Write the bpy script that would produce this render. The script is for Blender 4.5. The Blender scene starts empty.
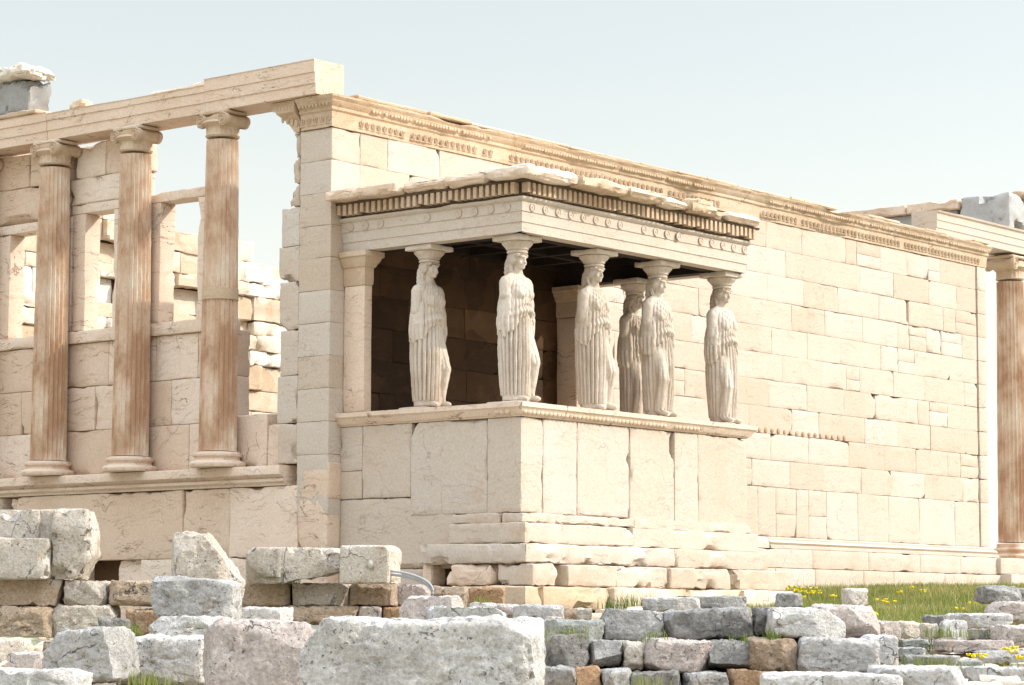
import bpy, bmesh, math, random
import numpy as np
from mathutils import Vector, Matrix

scene = bpy.context.scene
R = math.radians

# ------------------------------------------------------------------ camera, sky, sun, exposure
cam_d = bpy.data.cameras.new('camera'); cam = bpy.data.objects.new('camera', cam_d)
scene.collection.objects.link(cam); scene.camera = cam
cam_d.sensor_width = 36.0; cam_d.sensor_fit = 'HORIZONTAL'
cam_d.lens = 36.0 * 2561.7 / 1024.0
cam_d.clip_start = 0.5; cam_d.clip_end = 20000
_y, _p, _r = R(39.578), R(6.169), R(0.227)
_f = Vector((math.cos(_p)*math.cos(_y), math.cos(_p)*math.sin(_y), math.sin(_p)))
_rt = Vector((math.sin(_y), -math.cos(_y), 0)); _up = _rt.cross(_f)
_rt, _up = math.cos(_r)*_rt + math.sin(_r)*_up, -math.sin(_r)*_rt + math.cos(_r)*_up
_m = Matrix((_rt, _up, -_f)).transposed().to_4x4(); _m.translation = (-27.948, -26.691, -1.350)
cam.matrix_world = _m

SUN_AZ, SUN_EL = 40.0, 33.0            # azimuth measured from south (-y) towards east (+x)
SUN_DIR = Vector((math.sin(R(SUN_AZ))*math.cos(R(SUN_EL)), -math.cos(R(SUN_AZ))*math.cos(R(SUN_EL)), math.sin(R(SUN_EL))))
world = bpy.data.worlds.new('World'); scene.world = world; world.use_nodes = True
wn = world.node_tree.nodes; wl = world.node_tree.links; wn.clear()
sky = wn.new('ShaderNodeTexSky'); sky.sky_type = 'NISHITA'; sky.sun_disc = False
sky.sun_elevation = R(SUN_EL); sky.sun_rotation = R(180.0 - SUN_AZ)
sky.altitude = 150; sky.air_density = 2.2; sky.dust_density = 0.2; sky.ozone_density = 3.0
bg = wn.new('ShaderNodeBackground'); bg.inputs['Strength'].default_value = 0.15
wo = wn.new('ShaderNodeOutputWorld')
SKY_FILL = 4.4
sky_fill = wn.new('ShaderNodeHueSaturation')
hz = wn.new('ShaderNodeHueSaturation'); hz.inputs['Saturation'].default_value = 0.34
wl.new(sky.outputs['Color'], hz.inputs['Color']); tint = wn.new('ShaderNodeMix'); tint.data_type = 'RGBA'; tint.blend_type = 'MULTIPLY'; tint.inputs[0].default_value = 1.0
tint.inputs[7].default_value = (1.0, 1.0, 1.03, 1)
wl.new(hz.outputs['Color'], tint.inputs[6]); wl.new(tint.outputs[2], sky_fill.inputs['Color'])
# brightness added to the unseen upper sky, rising towards the zenith, fills west faces
geo = wn.new('ShaderNodeTexCoord'); sx = wn.new('ShaderNodeSeparateXYZ'); wl.new(geo.outputs['Generated'], sx.inputs[0])
mr = wn.new('ShaderNodeMapRange'); mr.interpolation_type = 'SMOOTHSTEP'; wl.new(sx.outputs['Z'], mr.inputs['Value'])
for _k, _v in zip(('From Min', 'From Max', 'To Min', 'To Max'), (0.22, 0.80, 1.0, SKY_FILL)): mr.inputs[_k].default_value = _v
wl.new(mr.outputs['Result'], sky_fill.inputs['Value']); wl.new(sky_fill.outputs['Color'], bg.inputs['Color']); wl.new(bg.outputs['Background'], wo.inputs['Surface'])
sun_d = bpy.data.lights.new('sun', 'SUN'); sun_d.energy = 3.2; sun_d.angle = R(0.5); sun_d.color = (1.0, 0.93, 0.83)
sun = bpy.data.objects.new('sun', sun_d); scene.collection.objects.link(sun)
sun.rotation_euler = SUN_DIR.to_track_quat('Z', 'Y').to_euler(); sun.location = (40, -60, 50)
scene.view_settings.view_transform = 'Standard'; scene.view_settings.look = 'None'
scene.view_settings.exposure = 0.36; scene.view_settings.gamma = 1.0
scene.view_settings.use_curve_mapping = False
scene.cycles.use_denoising = True
scene.cycles.max_bounces = 6; scene.cycles.diffuse_bounces = 4

# ------------------------------------------------------------------ noise and mesh helpers
def _hash(ix, iy, iz, s):
    h = (ix.astype(np.uint32)*np.uint32(374761393) + iy.astype(np.uint32)*np.uint32(668265263)
         + iz.astype(np.uint32)*np.uint32(2147483647) + np.uint32((s*2654435761) & 0xffffffff))
    h = (h ^ (h >> np.uint32(13)))*np.uint32(1274126177)
    h = (h ^ (h >> np.uint32(16)))*np.uint32(2246822519)
    h = h ^ (h >> np.uint32(15))
    return h.astype(np.float64)/4294967295.0*2 - 1

def vnoise(P, s=0):
    with np.errstate(over='ignore'):
        P = np.asarray(P, float); F = np.floor(P); I = F.astype(np.int64); t = P - F
        t = t*t*t*(t*(t*6-15)+10)
        out = 0
        for dx in (0, 1):
            wx = t[:, 0] if dx else 1-t[:, 0]
            for dy in (0, 1):
                wy = t[:, 1] if dy else 1-t[:, 1]
                for dz in (0, 1):
                    wz = t[:, 2] if dz else 1-t[:, 2]
                    out = out + wx*wy*wz*_hash(I[:, 0]+dx, I[:, 1]+dy, I[:, 2]+dz, s)
    return out

def fbm(P, s=0, octs=4, gain=0.5):
    P = np.asarray(P, float); a, v, n = 1.0, 0, 0
    for o in range(octs):
        v = v + a*vnoise(P*(2.03**o) + 17.3*o, s+o); n += a; a *= gain
    return v/n

def sstep(a, b, x):
    t = np.clip((np.asarray(x, float)-a)/(b-a), 0, 1); return t*t*(3-2*t)

class MB:
    """Gathers quads and polygons and links them as ONE mesh object."""
    def __init__(self): self.v = []; self.f = []; self.t = []; self.n = 0
    def add(self, V, F, tone=0.5):
        V = np.asarray(V, float); self.v.append(V)
        for f in F: self.f.append([i+self.n for i in f])
        self.t.extend([tone]*len(F)) if np.isscalar(tone) else self.t.extend(list(tone))
        self.n += len(V); return self
    def build(self, name, mat, parent=None, smooth=False, loc=None, sharp=None):
        me = bpy.data.meshes.new(name)
        V = np.concatenate(self.v)
        me.from_pydata(V.tolist(), [], self.f)
        a = me.attributes.new('tone', 'FLOAT', 'FACE'); a.data.foreach_set('value', np.array(self.t, np.float32))
        if not smooth: smooth, sharp = True, 30
        if smooth:
            me.polygons.foreach_set('use_smooth', [True]*len(me.polygons))
            if sharp: me.set_sharp_from_angle(angle=R(sharp))
        me.materials.append(mat)
        o = bpy.data.objects.new(name, me); scene.collection.objects.link(o)
        if parent: o.parent = parent
        if loc is not None: o.location = loc
        return o

def empty(name, loc=(0, 0, 0)):
    o = bpy.data.objects.new(name, None); scene.collection.objects.link(o); o.location = loc
    o.empty_display_size = 0.3
    return o
def tag(o, label, cat, group=None):
    o['label'] = label; o['category'] = cat; o['kind'] = 'thing'
    if group: o['group'] = group
    return o
def copy_tree(o, parent=None):
    c = o.copy(); scene.collection.objects.link(c); c.parent = parent
    for ch in o.children: copy_tree(ch, c)
    return c

def axis_lines(L, seg, c):
    c = min(c, L/4); n = max(1, int(round((L-2*c)/seg)))
    return np.concatenate([[0], np.linspace(c, L-c, n+1), [L]])

def lattice(xs, ys, zs):
    nx, ny, nz = len(xs), len(ys), len(zs)
    idx = -np.ones((nx, ny, nz), int); I = np.indices((nx, ny, nz))
    on = (I[0] == 0) | (I[0] == nx-1) | (I[1] == 0) | (I[1] == ny-1) | (I[2] == 0) | (I[2] == nz-1)
    idx[on] = np.arange(on.sum())
    V = np.stack([xs[I[0][on]], ys[I[1][on]], zs[I[2][on]]], 1)
    E = np.stack([(I[0][on] == nx-1)*1-(I[0][on] == 0)*1, (I[1][on] == ny-1)*1-(I[1][on] == 0)*1, (I[2][on] == nz-1)*1-(I[2][on] == 0)*1], 1)
    F = []
    def q(A, flip):
        a, b, c, d = A[:-1, :-1].ravel(), A[1:, :-1].ravel(), A[1:, 1:].ravel(), A[:-1, 1:].ravel()
        F.extend(np.stack([a, d, c, b] if flip else [a, b, c, d], 1).tolist())
    q(idx[0], True); q(idx[-1], False); q(idx[:, 0], False); q(idx[:, -1], True); q(idx[:, :, 0], True); q(idx[:, :, -1], False)
    return V, E, F

_seed = [100]
def block(mb, x0, x1, y0, y1, z0, z1, wear=0.012, rough=0.003, seg=0.16, tone=None, seed=None, chip=1.0, cuts=()):
    """A dressed stone with worn and chipped arrises."""
    _seed[0] += 1; s = seed if seed is not None else _seed[0]
    lo = np.array([min(x0, x1), min(y0, y1), min(z0, z1)]); hi = np.array([max(x0, x1), max(y0, y1), max(z0, z1)]); L = hi-lo
    V, E, F = lattice(*[axis_lines(L[k], seg, 0.02) for k in range(3)])
    V = V + lo; n = np.abs(E).sum(1); S = s*7.31
    e1 = fbm(V*2.3 + S, s % 97, 3); e2 = fbm(V*7.0 + S, s % 89, 2)
    am = wear*(0.25 + 0.5*np.abs(e2)) + max(wear, .008)*chip*(3.6*np.maximum(0, e1-0.20)/0.5 + 2.4*np.maximum(0, e2-0.33))
    am = np.minimum(2.0*am, 0.5*L.min())
    dl, dh = V-lo, hi-V; sg = np.where(dl < dh, 1.0, -1.0); dm = np.minimum(dl, dh)
    for i, j in ((0, 1), (0, 2), (1, 2)):               # every arris is chamfered by an uneven amount
        ex = np.maximum(0, am-(dm[:, i]+dm[:, j]))/2
        V[:, i] += sg[:, i]*ex; V[:, j] += sg[:, j]*ex; dm[:, i] += ex; dm[:, j] += ex
    r = rough*fbm(V*3.1 + S, s % 83, 3)
    V = V + E*r[:, None]
    for (nx, ny, nz, px, py, pz) in cuts:
        nn = np.array([nx, ny, nz], float); nn /= np.linalg.norm(nn)
        d = (V-np.array([px, py, pz]))@nn + 0.05*fbm(V*4+S, 5, 3)
        V = V - np.maximum(0, d)[:, None]*nn
    rng = random.Random(s)
    mb.add(V, F, rng.random() if tone is None else tone)
    return mb

def split(a, b, mean, rng, jit=0.25):
    n = max(1, round((b-a)/mean)); e = [a+(b-a)*i/n for i in range(n+1)]
    for i in range(1, n): e[i] += (rng.random()-.5)*2*jit*(b-a)/n
    return e

def sweep(mb, prof, path, seg=0.25, wear=0.0, wfreq=1.5, seed=0, tone=0.5, caps=True, chip=None):
    """Closed profile [(outwards, z)] along a plan polyline; outwards is to the right of travel. Mitred at corners."""
    pts = [np.array(p, float) for p in path]; P = []; N = []
    nrm = []
    for a, b in zip(pts[:-1], pts[1:]):
        d = (b-a)/np.linalg.norm(b-a); nrm.append(np.array([d[1], -d[0]]))
    for i, (a, b) in enumerate(zip(pts[:-1], pts[1:])):
        m = max(1, int(np.linalg.norm(b-a)/seg))
        for k in range(m):
            P.append(a+(b-a)*k/m)
            if k == 0 and i > 0:
                h = nrm[i-1]+nrm[i]; N.append(h/(h@nrm[i]))
            else: N.append(nrm[i])
    P.append(pts[-1]); N.append(nrm[-1])
    P = np.array(P); N = np.array(N); pr = np.array(prof, float); k = len(pr); m = len(P)
    V = np.empty((m, k, 3)); V[:, :, 0] = P[:, 0, None]+N[:, 0, None]*pr[None, :, 0]
    V[:, :, 1] = P[:, 1, None]+N[:, 1, None]*pr[None, :, 0]; V[:, :, 2] = pr[None, :, 1]
    if wear:
        e = fbm(V.reshape(-1, 3)*wfreq+seed*3.7, seed, 3).reshape(m, k); e2 = fbm(V.reshape(-1, 3)*6+seed, seed+9, 2).reshape(m, k)
        a = wear*(0.25*np.abs(e2)+2.4*np.maximum(0, e-0.12))
        outer = (pr[:, 0] > pr[:, 0].min()+0.01)[None, :]
        a = np.where(outer, np.minimum(a, wear*2.2), 0)
        V[:, :, 0] -= N[:, 0, None]*a; V[:, :, 1] -= N[:, 1, None]*a
        top = (pr[:, 1] > pr[:, 1].max()-0.005)[None, :]
        V[:, :, 2] -= np.where(top, a*0.7, 0)
    V = V.reshape(-1, 3); F = []
    for i in range(m-1):
        for j in range(k):
            j2 = (j+1) % k
            F.append([i*k+j, (i+1)*k+j, (i+1)*k+j2, i*k+j2])
    if caps: F.append(list(range(k))); F.append([(m-1)*k+j for j in range(k)][::-1])
    mb.add(V, F, tone); return mb

def lathe(mb, prof, n=48, c=(0, 0), tone=0.5, fn=None, caps=True):
    pr = np.array(prof, float); th = np.linspace(0, 2*np.pi, n, endpoint=False); k = len(pr)
    r = np.repeat(pr[:, 0][:, None], n, 1); z = np.repeat(pr[:, 1][:, None], n, 1)
    if fn is not None: r = fn(r, z, th[None, :]*np.ones((k, 1)))
    V = np.stack([c[0]+r*np.cos(th), c[1]+r*np.sin(th), z], -1).reshape(-1, 3); F = []
    for i in range(k-1):
        for j in range(n):
            j2 = (j+1) % n; F.append([i*n+j, i*n+j2, (i+1)*n+j2, (i+1)*n+j])
    if caps: F.append(list(range(n))[::-1]); F.append([(k-1)*n+j for j in range(n)])
    mb.add(V, F, tone); return mb

def tube(mb, pts, r, n=8, tone=0.5):
    pts = [Vector(p) for p in pts]; V = []; F = []
    for i, p in enumerate(pts):
        t = (pts[min(i+1, len(pts)-1)]-pts[max(i-1, 0)]).normalized()
        a = t.cross(Vector((0, 0, 1))); a = a.normalized() if a.length > 1e-4 else Vector((1, 0, 0)); b = t.cross(a)
        for k in range(n):
            q = 2*math.pi*k/n; V.append(p+a*(r*math.cos(q))+b*(r*math.sin(q)))
    for i in range(len(pts)-1):
        for k in range(n):
            k2 = (k+1) % n; F.append([i*n+k, i*n+k2, (i+1)*n+k2, (i+1)*n+k])
    F.append(list(range(n))[::-1]); F.append([(len(pts)-1)*n+k for k in range(n)])
    mb.add([tuple(v) for v in V], F, tone); return mb

def ellipsoid(mb, c, r, rot=None, nu=16, nv=12, tone=0.5):
    V = [(0, 0, 1)]; F = []
    for i in range(1, nv):
        a = math.pi*i/nv
        for j in range(nu):
            b = 2*math.pi*j/nu; V.append((math.sin(a)*math.cos(b), math.sin(a)*math.sin(b), math.cos(a)))
    V.append((0, 0, -1)); V = np.array(V)*np.array(r)
    if rot is not None: V = V@np.array(Matrix.Rotation(rot[1], 3, rot[0])).T
    V = V+np.array(c)
    for j in range(nu): F.append([0, 1+j, 1+(j+1) % nu])
    for i in range(nv-2):
        for j in range(nu):
            a = 1+i*nu; F.append([a+j, a+nu+j, a+nu+(j+1) % nu, a+(j+1) % nu])
    l = 1+(nv-2)*nu
    for j in range(nu): F.append([len(V)-1, l+(j+1) % nu, l+j])
    mb.add(V, F, tone); return mb

# ------------------------------------------------------------------ materials
class NT:
    def __init__(self, name):
        self.m = bpy.data.materials.new(name); self.m.use_nodes = True
        self.t = self.m.node_tree; self.t.nodes.clear()
    def n(self, kind, **kw):
        x = self.t.nodes.new(kind)
        for k, v in kw.items():
            if hasattr(x, k): setattr(x, k, v)
        return x
    def l(self, a, b): self.t.links.new(a, b)
    def val(self, sock, v):
        if hasattr(v, 'is_output'): self.l(v, sock)
        else: sock.default_value = v
    def math(self, op, a, b=0.0, clamp=False):
        x = self.n('ShaderNodeMath'); x.operation = op; x.use_clamp = clamp
        self.val(x.inputs[0], a); self.val(x.inputs[1], b); return x.outputs[0]
    def vmath(self, op, a, b):
        x = self.n('ShaderNodeVectorMath'); x.operation = op
        self.val(x.inputs[0], a); self.val(x.inputs[1], b); return x.outputs[0]
    def mix(self, f, a, b, mode='MIX'):
        x = self.n('ShaderNodeMix'); x.data_type = 'RGBA'; x.blend_type = mode
        self.val(x.inputs[0], f)
        self.val(x.inputs[6], a if hasattr(a, 'is_output') else (*a, 1)); self.val(x.inputs[7], b if hasattr(b, 'is_output') else (*b, 1))
        return x.outputs[2]
    def noise(self, vec, scale, detail=4, rough=0.55, dist=0.0):
        x = self.n('ShaderNodeTexNoise'); self.l(vec, x.inputs['Vector'])
        x.inputs['Scale'].default_value = scale; x.inputs['Detail'].default_value = detail
        x.inputs['Roughness'].default_value = rough; x.inputs['Distortion'].default_value = dist
        return x.outputs['Fac']
    def vor(self, vec, scale, feature='F1', out='Distance'):
        x = self.n('ShaderNodeTexVoronoi'); x.feature = feature; self.l(vec, x.inputs['Vector'])
        x.inputs['Scale'].default_value = scale; return x.outputs[out]
    def range(self, v, a, b, c=0.0, d=1.0, smooth=True):
        x = self.n('ShaderNodeMapRange'); x.interpolation_type = 'SMOOTHSTEP' if smooth else 'LINEAR'
        self.l(v, x.inputs['Value'])
        for k, q in zip(('From Min', 'From Max', 'To Min', 'To Max'), (a, b, c, d)): x.inputs[k].default_value = q
        return x.outputs['Result']
    def ramp(self, v, stops):
        x = self.n('ShaderNodeValToRGB'); self.l(v, x.inputs[0]); e = x.color_ramp.elements
        while len(e) < len(stops): e.new(0.5)
        for q, (p, c) in zip(e, stops): q.position = p; q.color = (*c, 1)
        return x.outputs['Color']
    def coord(self, per_object=False):
        tc = self.n('ShaderNodeTexCoord').outputs['Object']
        if per_object:
            oi = self.n('ShaderNodeObjectInfo'); r = self.math('MULTIPLY', oi.outputs['Random'], 57.0)
            return self.vmath('ADD', tc, r)
        return tc
    def finish(self, col, height=None, strength=0.5, dist=0.02, rough=0.8, spec=0.25):
        p = self.n('ShaderNodeBsdfPrincipled'); self.val(p.inputs['Base Color'], col if hasattr(col, 'is_output') else (*col, 1))
        self.val(p.inputs['Roughness'], rough); p.inputs['Specular IOR Level'].default_value = spec
        if height is not None:
            b = self.n('ShaderNodeBump'); b.inputs['Strength'].default_value = strength; b.inputs['Distance'].default_value = dist
            self.l(height, b.inputs['Height']); self.l(b.outputs['Normal'], p.inputs['Normal'])
        o = self.n('ShaderNodeOutputMaterial'); self.l(p.outputs['BSDF'], o.inputs['Surface'])
        return self.m

def marble(name, stops, stain=(0.36, 0.21, 0.10), stain_amt=0.4, patch=0.3, bed=0.35, crack=0.6, pits=0.4, bump=0.5, mott=0.35, hair=0.0, per_object=False, stretch=(1, 1, 1), crackscale=0.75):
    t = NT(name); c = t.coord(per_object)
    c = t.vmath('MULTIPLY', c, stretch)
    tone = t.n('ShaderNodeAttribute'); tone.attribute_name = 'tone'
    big = t.noise(c, 0.8, 3); med = t.noise(c, 3.5, 5, 0.6); fine = t.noise(c, 26, 4, 0.65)
    warp = t.n('ShaderNodeTexNoise'); t.l(c, warp.inputs['Vector']); warp.inputs['Scale'].default_value = 1.6; warp.inputs['Detail'].default_value = 5
    cw = t.vmath('ADD', c, t.vmath('SCALE', warp.outputs['Color'], (0, 0, 0)))
    sc = cw.node.inputs[1].links[0].from_node; sc.inputs['Scale'].default_value = 0.55
    cell = t.vor(cw, 1.15, 'F1', 'Color')
    sep = t.n('ShaderNodeSeparateColor'); t.l(cell, sep.inputs[0])
    v = t.math('ADD', t.math('MULTIPLY', tone.outputs['Fac'], 0.55), t.math('MULTIPLY', sep.outputs[0], patch))
    v = t.math('ADD', v, t.math('MULTIPLY', t.math('SUBTRACT', big, 0.5), mott*1.6))
    v = t.math('ADD', v, t.math('MULTIPLY', t.math('SUBTRACT', med, 0.5), mott))
    col = t.ramp(v, stops)
    # bedding of the marble: thin, nearly level streaks
    cb = t.vmath('MULTIPLY', cw, (0.9, 0.9, 9.0))
    bn = t.noise(cb, 1.6, 5, 0.6)
    bl = t.range(bn, 0.56, 0.70)
    col = t.mix(t.math('MULTIPLY', bl, bed), col, stain)
    st = t.range(t.noise(cw, 1.1, 6, 0.66), 0.60, 0.74)
    col = t.mix(t.math('MULTIPLY', st, stain_amt), col, stain)
    # rust and patina gathered in small spots
    sp = t.range(t.noise(c, 7.0, 4, 0.7), 0.64, 0.74)
    col = t.mix(t.math('MULTIPLY', sp, stain_amt*0.8), col, (stain[0]*0.6, stain[1]*0.55, stain[2]*0.5))
    cwc = t.vmath('ADD', c, t.vmath('SCALE', t.vmath('MULTIPLY', warp.outputs['Color'], (1.0, 1.0, 1.0)), (0, 0, 0)))
    cwc.node.inputs[1].links[0].from_node.inputs['Scale'].default_value = 1.1
    ce = t.vor(cwc, crackscale, 'DISTANCE_TO_EDGE')
    cl = t.range(ce, 0.0, 0.010, 1.0, 0.0)
    cm = t.range(t.noise(c, 1.3, 3), 0.53, 0.60)
    cr = t.math('MULTIPLY', cl, cm)
    col = t.mix(t.math('MULTIPLY', cr, crack), col, (0.10, 0.055, 0.03))
    if hair:
        hn = t.noise(t.vmath('MULTIPLY', cw, (0.55, 0.55, 6.5)), 1.3, 4, 0.55)
        hl = t.range(t.math('ABSOLUTE', t.math('SUBTRACT', hn, 0.5)), 0.0, 0.014, 1.0, 0.0)
        hl = t.math('MULTIPLY', hl, t.range(t.noise(cw, 1.7, 3), 0.44, 0.60))
        col = t.mix(t.math('MULTIPLY', hl, hair), col, (0.17, 0.10, 0.06))
    pn = t.noise(c, 48, 3, 0.6)
    pt = t.math('MULTIPLY', t.range(pn, 0.60, 0.70), t.range(med, 0.42, 0.6))
    col = t.mix(t.math('MULTIPLY', pt, pits), col, (0.16, 0.10, 0.06))
    fv = t.range(fine, 0.25, 0.75, 0.86, 1.10, False)
    col = t.mix(1.0, col, t.n('ShaderNodeCombineColor').outputs[0], 'MULTIPLY')
    cc = col.node.inputs[7].links[0].from_node
    for k in range(3): t.l(fv, cc.inputs[k])
    h = t.math('ADD', t.math('MULTIPLY', fine, 0.35), t.math('MULTIPLY', med, 0.9))
    h = t.math('SUBTRACT', h, t.math('MULTIPLY', cr, 0.8*min(1, crack*1.5)))
    h = t.math('SUBTRACT', h, t.math('MULTIPLY', pt, 0.5*min(1, pits*2)))
    h = t.math('SUBTRACT', h, t.math('MULTIPLY', bl, bed*0.5))
    return t.finish(col, h, bump, 0.03, 0.82, 0.2)

M = {}
M['south'] = marble('sunlit_marble', [(0.05, (0.49, 0.385, 0.285)), (0.30, (0.515, 0.42, 0.325)), (0.60, (0.53, 0.45, 0.365)), (0.95, (0.555, 0.50, 0.43))], stain=(0.46, 0.28, 0.15), stain_amt=0.42, patch=0.12, bed=0.25, crack=0.25, pits=0.3, bump=0.4, hair=0.35)
M['west'] = marble('west_marble', [(0.12, (0.62, 0.46, 0.33)), (0.45, (0.71, 0.56, 0.43)), (0.8, (0.75, 0.64, 0.52))], stain=(0.40, 0.235, 0.125), stain_amt=0.4, patch=0.10, bed=0.38, crack=0.6, pits=0.35, bump=0.45, hair=0.8)
M['trim'] = marble('carved_marble', [(0.15, (0.45, 0.315, 0.195)), (0.5, (0.56, 0.425, 0.295)), (0.85, (0.66, 0.57, 0.46))], stain=(0.35, 0.20, 0.09), stain_amt=0.6, patch=0.2, bed=0.3, crack=0.5, pits=0.5, bump=0.6)
M['column'] = marble('weathered_column_marble', [(0.06, (0.43, 0.255, 0.15)), (0.26, (0.59, 0.42, 0.285)), (0.44, (0.69, 0.56, 0.425)), (0.64, (0.76, 0.68, 0.57))], stain=(0.36, 0.20, 0.11), stain_amt=0.5, patch=0.05, bed=0.0, crack=0.2, pits=0.5, bump=0.5, mott=0.75, stretch=(1.8, 1.8, 0.9))
M['statue'] = marble('statue_marble', [(0.15, (0.46, 0.37, 0.28)), (0.5, (0.61, 0.525, 0.43)), (0.85, (0.71, 0.65, 0.57))], stain=(0.30, 0.19, 0.11), stain_amt=0.35, patch=0.1, bed=0.0, crack=0.15, pits=0.45, bump=0.35, mott=0.55, per_object=True, stretch=(2.5, 2.5, 1.4))
M['patina_shade'] = marble('patinated_shade_marble', [(0.15, (0.035, 0.018, 0.008)), (0.5, (0.080, 0.042, 0.018)), (0.85, (0.16, 0.09, 0.043))], stain=(0.12, 0.06, 0.03), stain_amt=0.7, patch=0.3, bed=0.2, crack=0.6, pits=0.3, bump=0.4)  # brown patina, darkened further to paint in the porch interior's shade
M['ceiling'] = marble('sooty_shade_marble', [(0.2, (0.018, 0.012, 0.009)), (0.8, (0.04, 0.027, 0.018))], stain=(0.03, 0.02, 0.015), stain_amt=0.6, patch=0.2, bed=0.2, crack=0.3, bump=0.4)  # sooty tone taken near black, painting the ceiling's deep shade
M['greystone'] = marble('blue_grey_limestone', [(0.15, (0.31, 0.295, 0.27)), (0.5, (0.43, 0.415, 0.385)), (0.85, (0.55, 0.535, 0.50))], stain=(0.16, 0.15, 0.15), stain_amt=0.4, patch=0.15, bed=0.1, crack=0.3, bump=0.3)
M['crust_shade'] = marble('crusted_shade_marble', [(0.15, (0.04, 0.028, 0.02)), (0.45, (0.13, 0.085, 0.05)), (0.85, (0.34, 0.24, 0.15))], stain=(0.05, 0.03, 0.02), stain_amt=0.6, patch=0.2, bed=0.2, crack=0.3, bump=0.5)
M['inner'] = marble('rubble_marble', [(0.15, (0.52, 0.38, 0.245)), (0.45, (0.64, 0.53, 0.40)), (0.8, (0.74, 0.69, 0.60))], stain=(0.44, 0.23, 0.09), stain_amt=0.65, patch=0.3, bed=0.25, crack=0.4, pits=0.3, bump=0.6)

def rock_mat(name, stops, stain, stain_amt=0.4, dark=0.5, crack=0.5, bump=0.9):
    t = NT(name); c = t.coord(True)
    big = t.noise(c, 1.6, 4, 0.6); med = t.noise(c, 6, 6, 0.65); fine = t.noise(c, 34, 5, 0.7)
    v = t.math('ADD', t.math('MULTIPLY', big, 0.7), t.math('MULTIPLY', med, 0.5)); v = t.math('SUBTRACT', v, 0.1)
    col = t.ramp(v, stops)
    st = t.range(t.noise(c, 2.3, 6, 0.7, 0.6), 0.58, 0.72)
    col = t.mix(t.math('MULTIPLY', st, stain_amt), col, stain)
    lich = t.math('MULTIPLY', t.range(t.noise(c, 9, 6, 0.75), 0.56, 0.66), t.range(t.noise(c, 1.1, 3), 0.46, 0.62))
    col = t.mix(t.math('MULTIPLY', lich, dark), col, (0.085, 0.08, 0.075))
    wl_ = t.math('MULTIPLY', t.range(t.noise(c, 12, 3, 0.6), 0.62, 0.70), 0.6)
    col = t.mix(wl_, col, stops[-1][1])
    w = t.n('ShaderNodeTexNoise'); t.l(c, w.inputs['Vector']); w.inputs['Scale'].default_value = 2.5; w.inputs['Detail'].default_value = 5
    s = t.vmath('SCALE', w.outputs['Color'], (0, 0, 0)); s.node.inputs['Scale'].default_value = 0.8
    ce = t.vor(t.vmath('ADD', c, s), 1.5, 'DISTANCE_TO_EDGE')
    cr = t.math('MULTIPLY', t.range(ce, 0, 0.014, 1, 0), t.range(t.noise(c, 1.6, 3), 0.52, 0.60))
    col = t.mix(t.math('MULTIPLY', cr, crack), col, (0.07, 0.055, 0.045))
    pit = t.math('MULTIPLY', t.range(t.noise(c, 30, 3, 0.55), 0.62, 0.70), t.range(t.noise(c, 3.1, 3), 0.45, 0.6))
    col = t.mix(t.math('MULTIPLY', pit, 0.75), col, (0.10, 0.08, 0.065))
    fv = t.range(fine, 0.25, 0.75, 0.58, 1.28, False)
    cc = t.n('ShaderNodeCombineColor')
    for k in range(3): t.l(fv, cc.inputs[k])
    col = t.mix(1.0, col, cc.outputs[0], 'MULTIPLY')
    rnd = t.n('ShaderNodeObjectInfo').outputs['Random']
    tintc = t.ramp(rnd, [(0.0, (0.70, 0.69, 0.67)), (0.3, (0.95, 0.94, 0.93)), (0.5, (0.96, 0.93, 0.89)), (0.75, (1.03, 1.02, 1.0)), (1.0, (0.82, 0.80, 0.78))])
    col = t.mix(1.0, col, tintc, 'MULTIPLY')
    h = t.math('ADD', t.math('MULTIPLY', fine, 0.5), t.math('MULTIPLY', med, 1.1))
    h = t.math('SUBTRACT', h, t.math('MULTIPLY', cr, 1.2)); h = t.math('SUBTRACT', h, t.math('MULTIPLY', pit, 0.7))
    return t.finish(col, h, bump, 0.05, 0.88, 0.15)
M['rock_grey'] = rock_mat('grey_limestone_rock', [(0.22, (0.29, 0.265, 0.235)), (0.46, (0.53, 0.505, 0.465)), (0.72, (0.68, 0.655, 0.615))], (0.36, 0.28, 0.20), 0.5, 0.55)
M['rock_dark'] = rock_mat('dark_shade_limestone_rock', [(0.28, (0.12, 0.11, 0.098)), (0.48, (0.29, 0.275, 0.25)), (0.70, (0.54, 0.515, 0.475))], (0.15, 0.13, 0.11))  # dark stones; the tone also paints shade onto rubble-wall fronts
M['rock_cream'] = rock_mat('cream_marble_rock', [(0.25, (0.44, 0.36, 0.27)), (0.5, (0.56, 0.49, 0.40)), (0.75, (0.66, 0.61, 0.54))], (0.36, 0.22, 0.13), 0.5, 0.5, 0.5)
M['rock_pink'] = rock_mat('pink_limestone_rock', [(0.25, (0.42, 0.34, 0.29)), (0.5, (0.53, 0.455, 0.405)), (0.75, (0.63, 0.57, 0.52))], (0.36, 0.24, 0.19), 0.45)
M['rock_tan'] = rock_mat('tan_poros_rock', [(0.25, (0.36, 0.255, 0.165)), (0.5, (0.46, 0.345, 0.24)), (0.75, (0.56, 0.47, 0.37))], (0.26, 0.145, 0.08), 0.6, 0.75, 0.6)
M['rock_orange'] = rock_mat('rust_stained_rock', [(0.25, (0.33, 0.19, 0.10)), (0.5, (0.44, 0.28, 0.16)), (0.75, (0.50, 0.37, 0.26))], (0.24, 0.12, 0.055), 0.6)
M['rock_mossy'] = rock_mat('mossy_limestone_rock', [(0.25, (0.24, 0.25, 0.23)), (0.5, (0.37, 0.38, 0.35)), (0.75, (0.50, 0.50, 0.47))], (0.16, 0.18, 0.06), 0.6)

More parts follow.
